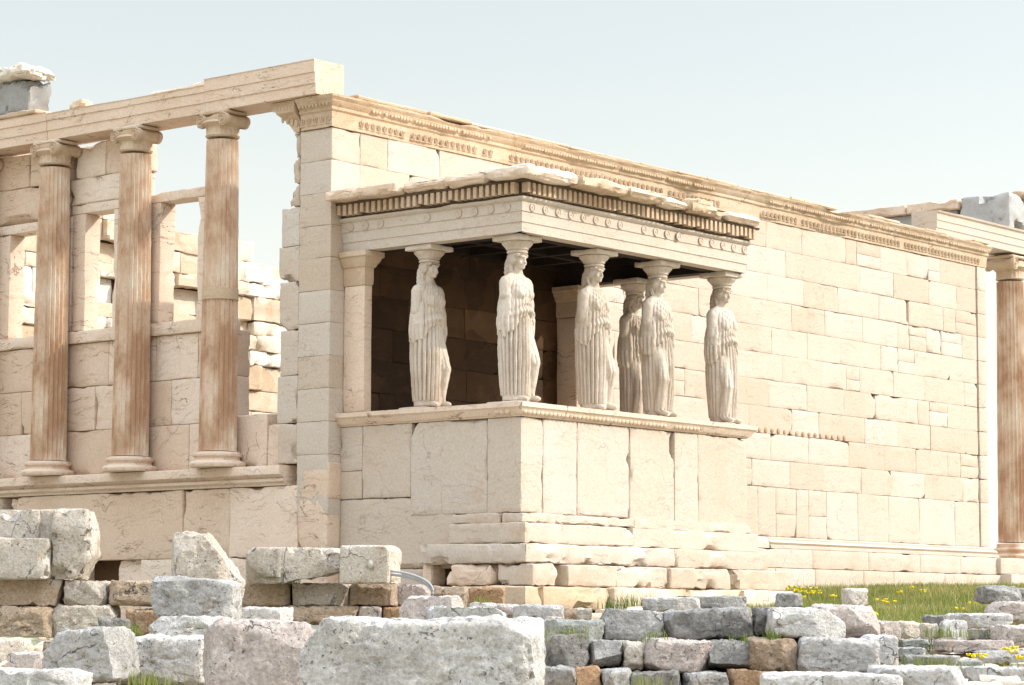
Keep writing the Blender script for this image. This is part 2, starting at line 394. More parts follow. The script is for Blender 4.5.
def ground_mat():
    t = NT('dry_earth_and_turf'); c = t.coord()
    a = t.noise(c, 0.35, 5, 0.6); b = t.noise(c, 3, 6, 0.65); f = t.noise(c, 22, 4, 0.7)
    earth = t.ramp(b, [(0.3, (0.30, 0.26, 0.20)), (0.5, (0.40, 0.36, 0.29)), (0.72, (0.50, 0.46, 0.39))])
    turf = t.ramp(f, [(0.3, (0.05, 0.065, 0.018)), (0.6, (0.10, 0.12, 0.035)), (0.8, (0.19, 0.175, 0.07))])
    col = t.mix(t.range(t.math('ADD', a, t.math('MULTIPLY', b, 0.35)), 0.55, 0.68), turf, earth)
    return t.finish(col, t.math('ADD', b, t.math('MULTIPLY', f, 0.3)), 0.8, 0.06, 0.95, 0.1)
M['ground'] = ground_mat()
def plain(name, col, rough=0.8, spec=0.2, var=0.25, scale=6, per_object=True):
    t = NT(name); c = t.coord(per_object); n = t.noise(c, scale, 4)
    k = t.ramp(n, [(0.3, tuple(q*(1-var) for q in col)), (0.7, tuple(min(1, q*(1+var)) for q in col))])
    return t.finish(k, n, 0.2, 0.01, rough, spec)
M['hill'] = plain('distant_hillside', (0.085, 0.105, 0.115), 1.0, 0.0, 0.3, 0.004, False)
M['cable'] = plain('grey_conduit', (0.30, 0.32, 0.33), 0.45, 0.4, 0.08)
M['flower'] = plain('yellow_petals', (0.75, 0.58, 0.02), 0.7, 0.1, 0.1)
def grass_mat():
    t = NT('spring_grass'); a = t.n('ShaderNodeAttribute'); a.attribute_name = 'tone'
    col = t.ramp(a.outputs['Fac'], [(0.0, (0.10, 0.15, 0.022)), (0.4, (0.19, 0.22, 0.045)), (0.7, (0.33, 0.29, 0.10)), (1.0, (0.48, 0.38, 0.19))])
    p = t.n('ShaderNodeBsdfPrincipled'); t.l(col, p.inputs['Base Color']); p.inputs['Roughness'].default_value = 0.7; p.inputs['Specular IOR Level'].default_value = 0.2
    tr = t.n('ShaderNodeBsdfTranslucent'); t.l(col, tr.inputs['Color'])
    mx = t.n('ShaderNodeMixShader'); mx.inputs[0].default_value = 0.3
    t.l(p.outputs[0], mx.inputs[1]); t.l(tr.outputs[0], mx.inputs[2])
    o = t.n('ShaderNodeOutputMaterial'); t.l(mx.outputs[0], o.inputs['Surface']); return t.m
M['grass'] = grass_mat()

# ------------------------------------------------------------------ ground and far hills
FX, FY = 0.7707, 0.6372                      # horizontal view axis, used only to describe how the hillside falls
CX, CY = -27.948, -26.691
def ground_z(x, y):
    x = np.asarray(x, float); y = np.asarray(y, float)
    d = (x-CX)*FX+(y-CY)*FY; lat = (x-CX)*FY-(y-CY)*FX
    zl = np.interp(d, [-60, 0, 10, 18, 25.8, 27.2, 36, 60], [-3.6, -2.95, -2.7, -2.35, -2.10, -1.42, -1.27, -1.2])
    zr = np.interp(d, [-60, 0, 10, 18, 25, 30, 33, 40, 47, 50, 60], [-3.6, -2.95, -2.7, -2.35, -2.02, -1.75, -1.50, -1.16, -0.86, -0.76, -0.70])
    zc = np.interp(d, [-60, 0, 10, 17, 24, 28, 34, 40, 60], [-3.6, -2.95, -2.7, -2.35, -2.12, -1.95, -1.62, -1.35, -1.2])
    k = sstep(0.0, 1.5, lat); e_ = sstep(29, 34, d); q = sstep(0.125-.040*e_, 0.150-.038*e_, lat/np.maximum(d, 5))
    z = zc*(1-k)+zl*k; z = z*(1-q)+zr*q
    far = sstep(75, 150, np.hypot(x-8, y-2)); z = z*(1-far) + (-70)*far
    P = np.stack([x.ravel(), y.ravel(), np.zeros(x.size)], 1)
    n = (0.06*fbm(P*0.5, 3, 4)+0.03*fbm(P*2.6, 8, 3)).reshape(x.shape)
    return z+n*(1-far)
def axis_g(a, b):
    out = list(np.arange(a, b, 0.45)); s = 0.45; lo = a; hi = out[-1]
    L = []; Rr = []
    while hi < 8000:
        s *= 1.18; lo -= s; hi += s; L.append(lo); Rr.append(hi)
    return np.array(L[::-1]+out+Rr)
gx, gy = axis_g(-32, 30), axis_g(-32, 16)
X, Y = np.meshgrid(gx, gy, indexing='ij'); Z = ground_z(X, Y)
nxg, nyg = len(gx), len(gy); idx = np.arange(nxg*nyg).reshape(nxg, nyg)
F = np.stack([idx[:-1, :-1].ravel(), idx[1:, :-1].ravel(), idx[1:, 1:].ravel(), idx[:-1, 1:].ravel()], 1).tolist()
g = MB().add(np.stack([X.ravel(), Y.ravel(), Z.ravel()], 1), F).build('ground', M['ground'], smooth=True)
g['kind'] = 'structure'
def hills():
    mb = MB(); n, k = 240, 14; V = []; F = []
    for i in range(n):
        a = 2*math.pi*i/n
        top = 165+22*float(fbm(np.array([[math.cos(a)*3, math.sin(a)*3, 0.5]]), 4, 4)[0])
        for j in range(k):
            s = j/(k-1); rr = 4200+2200*s
            h = -70+(top+70)*math.sin(math.pi*min(1, s*1.4)/2)**1.5 if s < 0.72 else top-(s-0.72)*300
            q = float(fbm(np.array([[rr*math.cos(a)/600, rr*math.sin(a)/600, 2.0]]), 6, 4)[0])
            V.append((rr*math.cos(a), rr*math.sin(a), h+18*q*(0.2+s)-20))
    for i in range(n):
        for j in range(k-1):
            i2 = (i+1) % n; F.append([i*k+j, i2*k+j, i2*k+j+1, i*k+j+1])
    o = mb.add(V, F).build('hills', M['hill'], smooth=True); o['kind'] = 'structure'
hills()

def part_block(name, mat, root, *a, **k):
    m = MB(); block(m, *a, **k); return m.build(name, mat, root)

# ------------------------------------------------------------------ the south wall of the temple
def south_wall():
    rng = random.Random(4)
    root = tag(empty('ashlar_wall', (10, 0.33, 0)), 'long sunlit wall of squared cream and white marble blocks under a carved band', 'wall')
    root.location = (0, 0, 0)
    T = 0.66; mb = MB(); gap = 0.0012
    zs = [0.20, 1.12]+[1.12+0.5*k for k in range(1, 11)]
    sm = MB()
    for ci in range(len(zs)-1):
        z0, z1 = zs[ci], zs[ci+1]
        e = split(0.0, 19.72, 1.28 if ci else 1.15, rng, 0.16)
        if ci % 2: e = [0.0]+[min(19.72, max(0.3, q+0.62)) for q in e[1:-1]]+[19.72]
        e = sorted(set([round(q, 3) for q in e]))
        if z0 > 1.0 and z1 < 4.75: e = [0.0, 0.64]+[q for q in e if q > 0.9 and abs(q-5.58) > .3]+[5.58]; e.sort()
        else: e = [0.0, 0.64]+[q for q in e if q > 0.9]
        e = [q for k, q in enumerate(e) if k == 0 or q-e[k-1] > 0.12]
        if e[-1] < 19.72: e[-1] = 19.72
        for a, b in zip(e[:-1], e[1:]):
            pr = rng.random()*0.007
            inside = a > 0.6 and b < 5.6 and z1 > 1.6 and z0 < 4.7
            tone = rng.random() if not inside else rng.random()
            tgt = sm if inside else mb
            if rng.random() < 0.09 and b-a > 0.9 and not inside:      # a patched block: two or three stones pieced together
                m_ = a+(b-a)*(0.3+0.4*rng.random()); zm = z0+(z1-z0)*(0.4+0.25*rng.random())
                block(mb, a+gap, m_-gap/2, -pr, T, z0+gap/2, z1-gap/2, 0.010, 0.002, tone=tone, seg=0.1)
                block(mb, m_+gap/2, b-gap/2, -pr-0.003, T, z0+gap/2, zm, 0.008, 0.002, tone=0.95 if rng.random() < .6 else tone, seg=0.1)
                block(mb, m_+gap/2, b-gap/2, -pr, T, zm+gap, z1-gap/2, 0.010, 0.002, tone=tone, seg=0.1)
            else:
                cu = []
                for (cx_, cz_) in ((a, z0), (b, z0), (a, z1), (b, z1)):
                    if rng.random() < 0.09 and a > .7:
                        q1, q2 = .05+.11*rng.random(), .03+.07*rng.random(); sx_ = 1 if cx_ == b else -1; sz_ = 1 if cz_ == z1 else -1
                        cu.append((sx_*q2, -.6*q2, sz_*q1, cx_-sx_*q1*.5, 0.01, cz_-sz_*q2*.5))
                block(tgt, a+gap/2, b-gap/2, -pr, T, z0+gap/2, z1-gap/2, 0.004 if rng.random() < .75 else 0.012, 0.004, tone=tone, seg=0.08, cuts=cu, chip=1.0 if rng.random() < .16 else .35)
    # core so no light passes the joints
    mb.add(*box_vf(0.06, 19.66, 0.12, T-0.12, -1.6, 6.15))
    mb.build('block_courses', M['south'], root)
    sm.build('stained_shaded_courses', M['patina_shade'], root)  # wall behind the porch: patina plus painted shade
    # east anta
    am = MB()
    for ci in range(len(zs)-1):
        block(am, 19.76, 20.12, -0.025, T+0.03, zs[ci]+gap/2, zs[ci+1]-gap/2, 0.010, 0.003, tone=rng.random(), seg=0.1)
    am.build('anta', M['south'], root)
    # plinth courses and moulded base
    pm = MB()
    for (z0, z1, pr, mean) in ((-0.38, -0.02, 0.16, 1.7), (-0.85, -0.385, 0.24, 1.5), (-1.7, -0.855, 0.27, 1.6)):
        e = split(6.0, 20.28+pr, mean, rng, 0.2)
        for a, b in zip(e[:-1], e[1:]): block(pm, a+.002, b-.002, -pr-rng.random()*.006, T, z0, z1-.004, 0.014, 0.004, tone=0.25+0.75*rng.random(), seg=0.1)
    pm.build('plinth_course', M['south'], root)
    bm_ = MB()
    prof = [(-0.3, -0.018), (0.15, -0.018), (0.15, 0.035), (0.10, 0.05), (0.135, 0.09), (0.10, 0.13), (0.055, 0.14), (0.06, 0.17), (0.02, 0.197), (-0.3, 0.197)]
    sweep(bm_, prof, [(11.7, 0.0), (20.14, 0.0), (20.14, 0.6)], 0.15, 0.018, 1.2, 5, 0.7)
    prof2 = [(-0.3, -0.018), (0.13, -0.018), (0.12, 0.10), (0.03, 0.197), (-0.3, 0.197)]
    sweep(bm_, prof2, [(5.9, 0.0), (11.69, 0.0)], 0.15, 0.05, 1.2, 9, 0.8)
    bm_.build('base_molding', M['south'], root)
    # crowning band: anthemion frieze, astragal, egg and dart, crown
    ep = MB()
    prof = [(-0.25, 6.125), (0.012, 6.125), (0.016, 6.15), (0.022, 6.36), (0.05, 6.385), (0.055, 6.41), (0.05, 6.43), (0.07, 6.45), (0.115, 6.50), (0.12, 6.52), (0.13, 6.53), (0.16, 6.565), (0.165, 6.60), (-0.25, 6.60)]
    path = [(-0.02, 0.63), (-0.02, -0.02), (20.14, -0.02), (20.14, 0.6)]
    sweep(ep, prof, path, 0.06, 0.075, 0.8, 21, 0.5)
    an = eg = ep
    def palmette(an, x, y, z, s, ax):
        ellipsoid(an, (x, y+.012, z+.03) if ax == 'x' else (x+.012, y, z+.03), (.075, .018, .018) if ax == 'x' else (.018, .075, .018), nu=8, nv=6)
        for k in (-1, 0, 1):
            c = (x+(k*0.028 if ax == 'x' else 0), y+(k*0.028 if ax == 'y' else 0), z+0.085-(abs(k))*0.012)
            r = (0.011, 0.016, 0.062) if ax == 'x' else (0.016, 0.011, 0.062)
            ellipsoid(an, c, r, rot=(('Y' if ax == 'x' else 'X'), (k*0.32 if ax == 'x' else -k*0.32)), nu=8, nv=6)
    x = 0.08; w = random.Random(7)
    while x < 20.05:
        broke = fbm(np.array([[x*0.55, 1.3, 2.2]]), 31, 3)[0]
        if broke < 0.34 and w.random() > .05:
            palmette(an, x, -0.045, 6.155, 1, 'x')
        x += 0.135
    y = 0.05
    while y < 0.62: palmette(an, -0.045, y, 6.155, 1, 'y'); y += 0.135
    x = 0.02
    while x < 20.1:
        broke = fbm(np.array([[x*0.55, 1.3, 2.2]]), 31, 3)[0]
        q = .75+.4*w.random()
        if broke < 0.20 and w.random() > .05:
            ellipsoid(eg, (x, -0.115+.01*w.random(), 6.472), (0.038, 0.022*q, 0.034*q), nu=8, nv=6)
        x += 0.072
    y = 0.0
    while y < 0.62: ellipsoid(eg, (-0.115, y, 6.472), (0.022, 0.024, 0.034), nu=8, nv=6); y += 0.072
    ep.build('crown_molding', M['trim'], root)
    # thin broken capping stones
    x = 0.45
    while x < 19.9:
        L = 0.8+w.random()*1.0; h = 0.03+0.05*w.random()
        if w.random() < 0.85: part_block('capping_stone', M['trim'], root, x, min(20.1, x+L), -0.10-0.06*w.random(), 0.6, 6.603, 6.605+h, 0.04, 0.01, tone=w.random(), chip=1.6)
        x += L+0.02
    # remains of the ledge moulding that once ran on along the wall
    x = 6.3
    while x < 14.6:
        if x > 11.4 or w.random() < 0.25:
            dm = MB(); ellipsoid(dm, (x, -0.012, 2.17+0.012*w.random()), (0.05, 0.02, 0.04+0.02*w.random()), nu=10, nv=6, tone=0.0); dm.build('ledge_remnant', M['column'], root)
        x += 0.21
    return root

def box_vf(x0, x1, y0, y1, z0, z1):
    V = [(x0, y0, z0), (x1, y0, z0), (x1, y1, z0), (x0, y1, z0), (x0, y0, z1), (x1, y0, z1), (x1, y1, z1), (x0, y1, z1)]
    F = [[0, 3, 2, 1], [4, 5, 6, 7], [0, 1, 5, 4], [1, 2, 6, 5], [2, 3, 7, 6], [3, 0, 4, 7]]
    return V, F
south_wall()

# ------------------------------------------------------------------ the west facade
def west_facade():
    rng = random.Random(9)
    root = tag(empty('facade_wall'), 'tall weathered basement wall with ledge and window openings behind the fluted columns', 'wall')
    g = 0.003
    lo = MB()                                            # basement: large blocks, (y0, y1, z0, z1)
    def B(y0, y1, z0, z1, x=0.0, **k): block(lo, x, 0.62, y0+g/2, y1-g/2, z0+g/2, z1-g/2, k.pop('wear', 0.014), 0.005, tone=k.pop('tone', None), seg=0.1, **k)
    B(-0.02, 0.62, 0.44, 1.0, wear=.03); B(0.0, 0.62, -0.3, 0.44); B(0.0, 0.62, -1.4, -0.3)
    B(0.62, 2.10, -0.42, 0.665); B(2.10, 3.15, -0.42, 0.665, x=0.012); B(3.15, 7.2, -0.42, 0.665, x=-0.006)
    B(7.2, 7.66, 0.2, 0.40); B(7.66, 9.3, -0.42, 0.665); B(7.2, 7.66, -0.42, 0.2); B(7.2, 7.4, 0.40, 0.665, x=0.01)
    B(9.3, 11.2, -0.42, 0.665)
    B(0.62, 2.6, -1.4, -0.42); B(2.6, 4.1, -1.4, -0.42); B(4.1, 4.75, -0.80, -0.42, x=0.10, tone=0.9); B(4.1, 5.6, -1.4, -0.80, x=-.02); B(5.55, 7.6, -1.4, -0.42); B(7.6, 11.2, -1.4, -0.42)
    lo.build('basement_courses', M['west'], root)
    back = MB(); back.add(*box_vf(0.3, 0.55, 0.7, 11.1, -1.3, 0.6)); back.build('rubble_core', M['patina_shade'], root)
    # ledge under the columns
    le = MB()
    prof = [(-0.55, 0.672), (0.02, 0.672), (0.03, 0.70), (0.085, 0.735), (0.09, 0.775), (0.06, 0.79), (0.16, 0.84), (0.17, 0.95), (0.16, 0.975), (-0.55, 0.985)]
    sweep(le, prof, [(0.0, 11.25), (0.0, 0.86)], 0.12, 0.035, 0.8, 14, 0.5)
    le.build('ledge', M['west'], root)
    # low wall between the columns
    inf = MB(); X0, X1 = 0.20, 0.60
    cour = [0.99, 1.73, 2.46, 3.19]
    for ci in range(3):
        e = [2.30]+split(2.30, 11.0, 0.98, rng, 0.2)[1:]
        if ci % 2: e = [2.30]+[q+0.35 for q in e[1:-1]]+[11.0]
        for a, b in zip(e[:-1], e[1:]):
            block(inf, X0+rng.random()*.004, X1, a+g/2, b-g/2, cour[ci]+g/2, cour[ci+1]-g/2, 0.012, 0.004, seg=0.1, tone=rng.random())
    block(inf, X0, X1, 1.50, 2.298, 0.992, 1.82, 0.015, 0.004, seg=0.1, tone=0.75); block(inf, X0+.01, X1, 1.02, 1.497, 0.992, 1.64, 0.02, 0.004, seg=0.1, tone=0.7)
    inf.build('infill_wall', M['west'], root)
    si = MB()
    for a, b in ((2.55, 4.28), (4.3, 6.2), (6.22, 8.2), (8.22, 11.0)):
        block(si, X0-0.06, X1+.02, a, b, 3.193, 3.40, 0.012, 0.004, seg=0.1, tone=rng.random())
    si.build('sill', M['greystone'] if False else M['west'], root)
    # window frames and the wall left above two of them
    def frame(y0, y1, zt, w=0.2, lint=0.16):
        f = MB(); block(f, X0-.02, X1-.06, y0-.02, y1+.02, zt+.003, zt+lint, 0.012, 0.004, tone=0.85); f = f.build('window_frame', M['west'], root)
        part_block('jamb', M['west'], f, X0-.01, X1-.08, y0, y0+w*0.75, 3.403, zt, 0.01, 0.004, tone=0.9)
        part_block('jamb', M['west'], f, X0-.01, X1-.08, y1-w*1.6, y1, 3.403, zt, 0.01, 0.004, tone=0.6)
        return f
    frame(2.98, 4.32, 5.38); frame(4.98, 6.16, 5.38); frame(6.95, 8.1, 5.20); frame(8.9, 10.2, 5.20)
    up = MB()
    def U(y0, y1, z0, z1, **k): block(up, X0-.02, X1-.04, y0+g/2, y1-g/2, z0, z1, k.pop('wear', .02), 0.02, seg=0.14, tone=k.pop('tone', None), **k)
    U(4.55, 6.25, 5.545, 5.98, wear=.03); U(4.5, 5.35, 5.985, 6.57, wear=.03); U(5.35, 6.25, 5.985, 6.57, wear=.03, tone=.9)
    U(6.25, 8.3, 5.365, 5.98, wear=.03); U(6.25, 7.3, 5.985, 6.57, wear=.03); U(7.3, 8.3, 5.985, 6.57); U(8.3, 10.6, 5.365, 6.57)
    U(4.72, 4.98, 3.405, 5.54); U(6.17, 6.9, 3.405, 5.36); U(8.15, 8.85, 3.405, 5.36); U(10.25, 11.0, 3.405, 5.36)
    up.build('upper_wall', M['west'], root)
    # corner pilaster strip beside the south wall, broken along its edge
    st = MB(); zz = [1.0, 1.62, 2.35, 3.05, 3.8, 4.35, 4.95]
    for k in range(len(zz)-1):
        block(st, 0.002, 0.5, 0.661, 1.07+0.03*math.sin(k*2.1), zz[k]+.001, zz[k+1]-.001, 0.014, 0.006, tone=rng.random(), seg=0.05, chip=2.4)
    block(st, 0.01, 0.5, 0.668, 0.93, 4.953, 5.32, 0.07, 0.03, seg=0.08, chip=1.6, cuts=[(0, 1, 1.1, 0, 0.92, 5.08)])
    block(st, 0.02, 0.45, 0.668, 0.86, 5.323, 5.72, 0.08, 0.06, seg=0.06, chip=1.8); block(st, 0.03, 0.45, 0.668, 0.82, 5.723, 6.12, 0.06, 0.06, seg=0.06, chip=1.8)
    st.build('broken_pilaster', M['south'], root)
    # its flaring capital
    cp = MB(); prof = [(-0.3, 6.125), (0.02, 6.125), (0.03, 6.30), (0.06, 6.40), (0.11, 6.50), (0.15, 6.56), (0.155, 6.60), (-0.3, 6.60)]
    sweep(cp, prof, [(0.0, 0.98), (0.0, 0.67)], 0.05, 0.02, 2.0, 4, 0.4)
    V, F = [], []
    sec = [(6.125, 0.78), (6.22, 0.86), (6.32, 0.97), (6.42, 1.06), (6.52, 1.13), (6.60, 1.17)]
    for z, yy in sec:
        pr = 0.02 if z < 6.4 else 0.14; V += [(-pr+.002, 0.672, z), (-pr+.002, yy, z), (0.45, yy, z), (0.45, 0.672, z)]
    for i in range(len(sec)-1):
        for k in range(4):
            k2 = (k+1) % 4; F.append([i*4+k, i*4+k2, (i+1)*4+k2, (i+1)*4+k][::-1])
    F.append([(len(sec)-1)*4+k for k in range(4)][::-1]); F.append([0, 1, 2, 3])
    cp2 = MB().add(V, F, 0.4)
    for k in range(4): ellipsoid(cp2, (-0.03, 0.72+0.1*k, 6.26+.03*k), (0.02, 0.03, 0.06), nu=8, nv=6)
    for k in range(7): ellipsoid(cp2, (-0.135, 0.70+0.07*k, 6.49), (0.02, 0.024, 0.032), nu=8, nv=6)
    cp2.build('pilaster_capital', M['trim'], root)
    # north-west corner pilaster, closing the colonnade
    nw = MB()
    for k in range(8): block(nw, -0.1, 0.6, 10.45, 11.15, 0.99+0.7*k, 0.985+0.7*(k+1), 0.02, 0.004, seg=0.1)
    nw.build('corner_pilaster', M['west'], root)
    return root
west_facade()

# ------------------------------------------------------------------ fluted Ionic columns
def flute(nfl, depth):
    def fn(r, z, th):
        u = (th*nfl/(2*np.pi)) % 1.0; a = (u-0.5)/0.43
        d = np.where(np.abs(a) < 1, np.sqrt(np.maximum(0, 1-a*a)), 0)
        P = np.stack([np.cos(th)*3, np.sin(th)*3, z*2.2], -1).reshape(-1, 3)
        w = fbm(P*1.7, 12, 4).reshape(z.shape); er = np.clip((w-0.30)*3, 0, 1)
        w2 = fbm(P*5, 3, 3).reshape(z.shape)
        return r-depth*d*(1-0.75*er)-er*depth*0.45-0.006*w2
    return fn
def volute(mb, c, R_, sgn, facing, tone=0.5):
    """A spiral roll; facing = 'x' or 'y' axis it looks along (with sign sgn)."""
    nr, nt = 16, 40; V = []; F = []
    for i in range(nr):
        q = i/(nr-1); r = R_*q
        for j in range(nt):
            th = 2*math.pi*j/nt
            ph = q*2.6-th/(2*math.pi)
            h = 0.012*math.cos(2*math.pi*ph)*(1 if q > 0.2 else 0) + (0.022 if q < 0.18 else 0) - 0.012*(1 if q > 0.96 else 0)
            a, b = r*math.cos(th), r*math.sin(th)
            V.append((sgn*(0.03+h), a, b) if facing == 'x' else (a, sgn*(0.03+h), b))
    for j in range(nt):
        th = 2*math.pi*j/nt; a, b = R_*math.cos(th), R_*math.sin(th)
        V.append((-sgn*0.04, a, b) if facing == 'x' else (a, -sgn*0.04, b))
    for i in range(nr):
        for j in range(nt):
            j2 = (j+1) % nt; F.append([i*nt+j, i*nt+j2, (i+1)*nt+j2, (i+1)*nt+j])
    mb.add(np.array(V)+np.array(c), F, tone)

def ionic(label, group, H, rb, rt, base_h, cap, loc, cap_w, cap_d, face='x'):
    o = tag(empty('ionic_column', loc), label, 'column', group)
    z0, z1 = base_h, H-cap
    pr = [(rb*1.16, z0), (rb*1.05, z0+0.05)]; n = 44
    for k in range(n+1):
        q = k/n; pr.append((rb+(rt-rb)*(q**1.25)*1.0, z0+0.07+(z1-z0-0.12)*q))
    pr += [(rt*1.02, z1-0.03), (rt*1.06, z1)]
    lathe(MB(), pr[1:-2], 24*9, tone=0.4, fn=flute(24, rb*0.125)).build('shaft', M['column'], o, smooth=True, sharp=50)
    b = MB()
    lathe(b, [(rb*1.42, 0.0), (rb*1.47, 0.03), (rb*1.47, 0.06), (rb*1.40, 0.085), (rb*1.22, 0.10), (rb*1.16, 0.13), (rb*1.20, 0.155), (rb*1.28, 0.165), (rb*1.31, 0.19), (rb*1.28, 0.215), (rb*1.12, 0.235), (rb*1.10, base_h+0.02)], 48,
          fn=lambda r, z, th: r*(1+0.025*fbm(np.stack([np.cos(th)*3, np.sin(th)*3, z*6], -1).reshape(-1, 3), 5, 3).reshape(r.shape)))
    b.build('base', M['column'] if face == 'y' else M['west'], o, smooth=True, sharp=40)
    c = MB(); zn = z1
    ft = lambda r, z, th: r*(1+0.03*np.cos(th*20)*(np.abs(z-(zn+cap*0.25)) < cap*0.18))
    lathe(c, [(rt*1.0, zn-0.01), (rt*1.08, zn+0.015), (rt*1.0, zn+0.035), (rt*1.0, zn+cap*0.36), (rt*1.1, zn+cap*0.40), (rt*1.3, zn+cap*0.52), (rt*1.2, zn+cap*0.62)], 80, fn=ft)
    hw, hd = cap_w/2, cap_d/2; rv = cap*0.27
    zc = zn+cap*0.62
    bx = (hd, hw) if face == 'x' else (hw, hd)
    vol = []
    block(c, -bx[0]*0.9, bx[0]*0.9, -bx[1]*0.8, bx[1]*0.8, zc-rv*0.35, zc+rv*0.95, 0.02, 0.012, seg=0.06)
    for s in (-1, 1):
        for t in (-1, 1):
            p = (s*hd*0.92, t*(hw-rv*0.8), zc) if face == 'x' else (t*(hw-rv*0.8), s*hd*0.92, zc)
            vol.append((p, rv, s, face))
        # bolster between the two faces
        V = []; F = []; m = 10
        for i in range(m):
            q = -1+2*i/(m-1); rr = rv*(0.72+0.26*q*q)
            for j in range(16):
                a = 2*math.pi*j/16; y = s*(hw-rv*0.8)+rr*math.cos(a); z = zc+rr*math.sin(a)
                V.append((q*hd*0.9, y, z) if face == 'x' else (y, q*hd*0.9, z))
        for i in range(m-1):
            for j in range(16): F.append([i*16+j, i*16+(j+1) % 16, (i+1)*16+(j+1) % 16, (i+1)*16+j])
        c.add(V, F, 0.4)
    block(c, -bx[0]*0.95, bx[0]*0.95, -bx[1]*0.95, bx[1]*0.95, H-cap*0.14, H, 0.02, 0.006, seg=0.08)
    cap_o = c.build('capital', M['trim'], o, smooth=True, sharp=45)
    for v_ in vol:
        vm = MB(); volute(vm, *v_); vm.build('volute', M['trim'], cap_o, smooth=True, sharp=45)
    return o
G = None
ZL = 0.985; Hc = 6.60-ZL
cols = []
for y, lab in ((2.28, 'fluted column nearest the corner pilaster, with a plain cream repair band round its shaft'),
               (4.30, 'brown fluted column standing between the open-topped window and the closed window bay'),
               (6.31, 'fluted column with pale neck, between two bays of wall under the broken beam'),
               (8.33, 'fluted column at the far end of the row, beyond the last window bay')):
    c = ionic(lab, 'fluted columns on the ledge of the facade', Hc, 0.30, 0.255, 0.20, 0.40, (-0.10, y, ZL), 0.66, 0.50)
    cols.append(c)
rb_ = MB(); lathe(rb_, [(0.27, 2.62), (0.288, 2.625), (0.288, 2.80), (0.27, 2.805)], 64, tone=0.3).build('repair_band', M['trim'], cols[0], smooth=True, sharp=40)

# ------------------------------------------------------------------ architrave over the west columns
def west_architrave():
    rng = random.Random(3); root = tag(empty('architrave_beam'), 'long cream marble beam spanning the fluted columns, stepped in level bands and broken on top', 'beam')
    prof = lambda t: [(-0.62, 6.612), (0.0, 6.612), (0.0, 6.77), (0.018, 6.775), (0.018, 6.94), (0.036, 6.945), (0.036, t-.03), (0.05, t-.01), (-0.62, t)]
    for (y1, y0, t, sd) in ((2.52, 0.10, 7.15, 3), (4.32, 2.53, 7.06, 6), (6.33, 4.33, 7.07, 8), (11.2, 6.34, 7.10, 2)):
        m = MB(); sweep(m, prof(t), [(-0.26, y1), (-0.26, y0)], 0.07, 0.03 if sd != 3 else 0.012, 1.0, sd, 0.2+0.15*rng.random())
        m.build('beam_block', M['west'], root)
    b = MB(); block(b, -0.2, 0.32, 2.9, 3.9, 7.062, 7.13, 0.05, 0.02, seg=.08, chip=2); block(b, -0.2, 0.3, 2.55, 2.95, 7.062, 7.16, 0.05, 0.03, seg=.06, chip=2)
    b.build('broken_top_piece', M['west'], root)
west_architrave()
def loose_top():
    m = MB(); block(m, -0.30, 0.4, 6.62, 10.9, 7.105, 7.20, 0.03, 0.006, tone=.4); o = m.build('molding_slab', M['trim'])
    tag(o, 'flat carved slab on the beam, beneath the grey frieze block', 'slab')
    m = MB(); block(m, -0.12, 0.35, 6.95, 10.7, 7.203, 7.80, 0.08, 0.10, seg=.05, chip=1.6, cuts=[(0, -1, -.2, 0, 7.0, 7.45)]); o = m.build('frieze_block', M['greystone'])
    tag(o, 'blue-grey frieze block between the carved slab and the weathered cornice', 'stone block')
    m = MB(); block(m, -0.34, 0.35, 6.86, 10.6, 7.803, 8.06, 0.10, 0.10, seg=.05, chip=1.8, cuts=[(0, -1, 1.2, 0, 6.95, 7.98)]); o = m.build('cornice_block', M['inner'])
    tag(o, 'weathered cream cornice lying on the blue-grey frieze block', 'stone block')
    m = MB(); block(m, -0.2, 0.1, 5.55, 5.95, 7.09, 7.25, 0.05, 0.03, seg=.06, chip=2, cuts=[(0, 1, .8, 0, 5.85, 7.22)]); o = m.build('loose_stone', M['inner'])
    tag(o, 'small loose stone lying alone on top of the long beam', 'stone')
loose_top()

# ------------------------------------------------------------------ ruined north wall seen through the openings
def north_wall():
    rng = random.Random(21); root = tag(empty('rubble_wall'), 'bright ruined inner wall of rough stones seen through the column openings', 'wall')
    m = MB(); z = -0.4; tops = [(0.6, 7.2), (6.0, 7.2), (6.05, 6.5), (8.4, 6.45), (8.75, 6.0), (9.3, 5.9), (9.6, 5.35), (10.2, 5.0), (13, 4.2)]
    tx = [a for a, b in tops]; tz = [b for a, b in tops]
    while z < 7.0:
        h = rng.choice((0.32, 0.42, 0.5, 0.5, 0.28)); x = 0.6+rng.random()*.4
        while x < 13:
            L = 0.45+rng.random()*0.9; zt = np.interp(x+L/2, tx, tz)
            if z+h*0.7 < zt:
                rough = rng.random() < 0.6; p = rng.random()*0.16 if rough else 0.0
                if rng.random() < 0.06: p = -0.18
                block(m, x, x+L-0.012, 10.6-p, 11.1, z, z+h-0.010, 0.025 if rough else 0.010, 0.06 if rough else 0.006, seg=0.08, tone=rng.random(), chip=1.4)
            x += L
        z += h
    m.build('rubble_courses', M['inner'], root)
    c = MB(); c.add(*box_vf(0.8, 8.3, 10.8, 11.05, -0.5, 6.3)); c.build('rubble_core', M['patina_shade'], root)
north_wall()

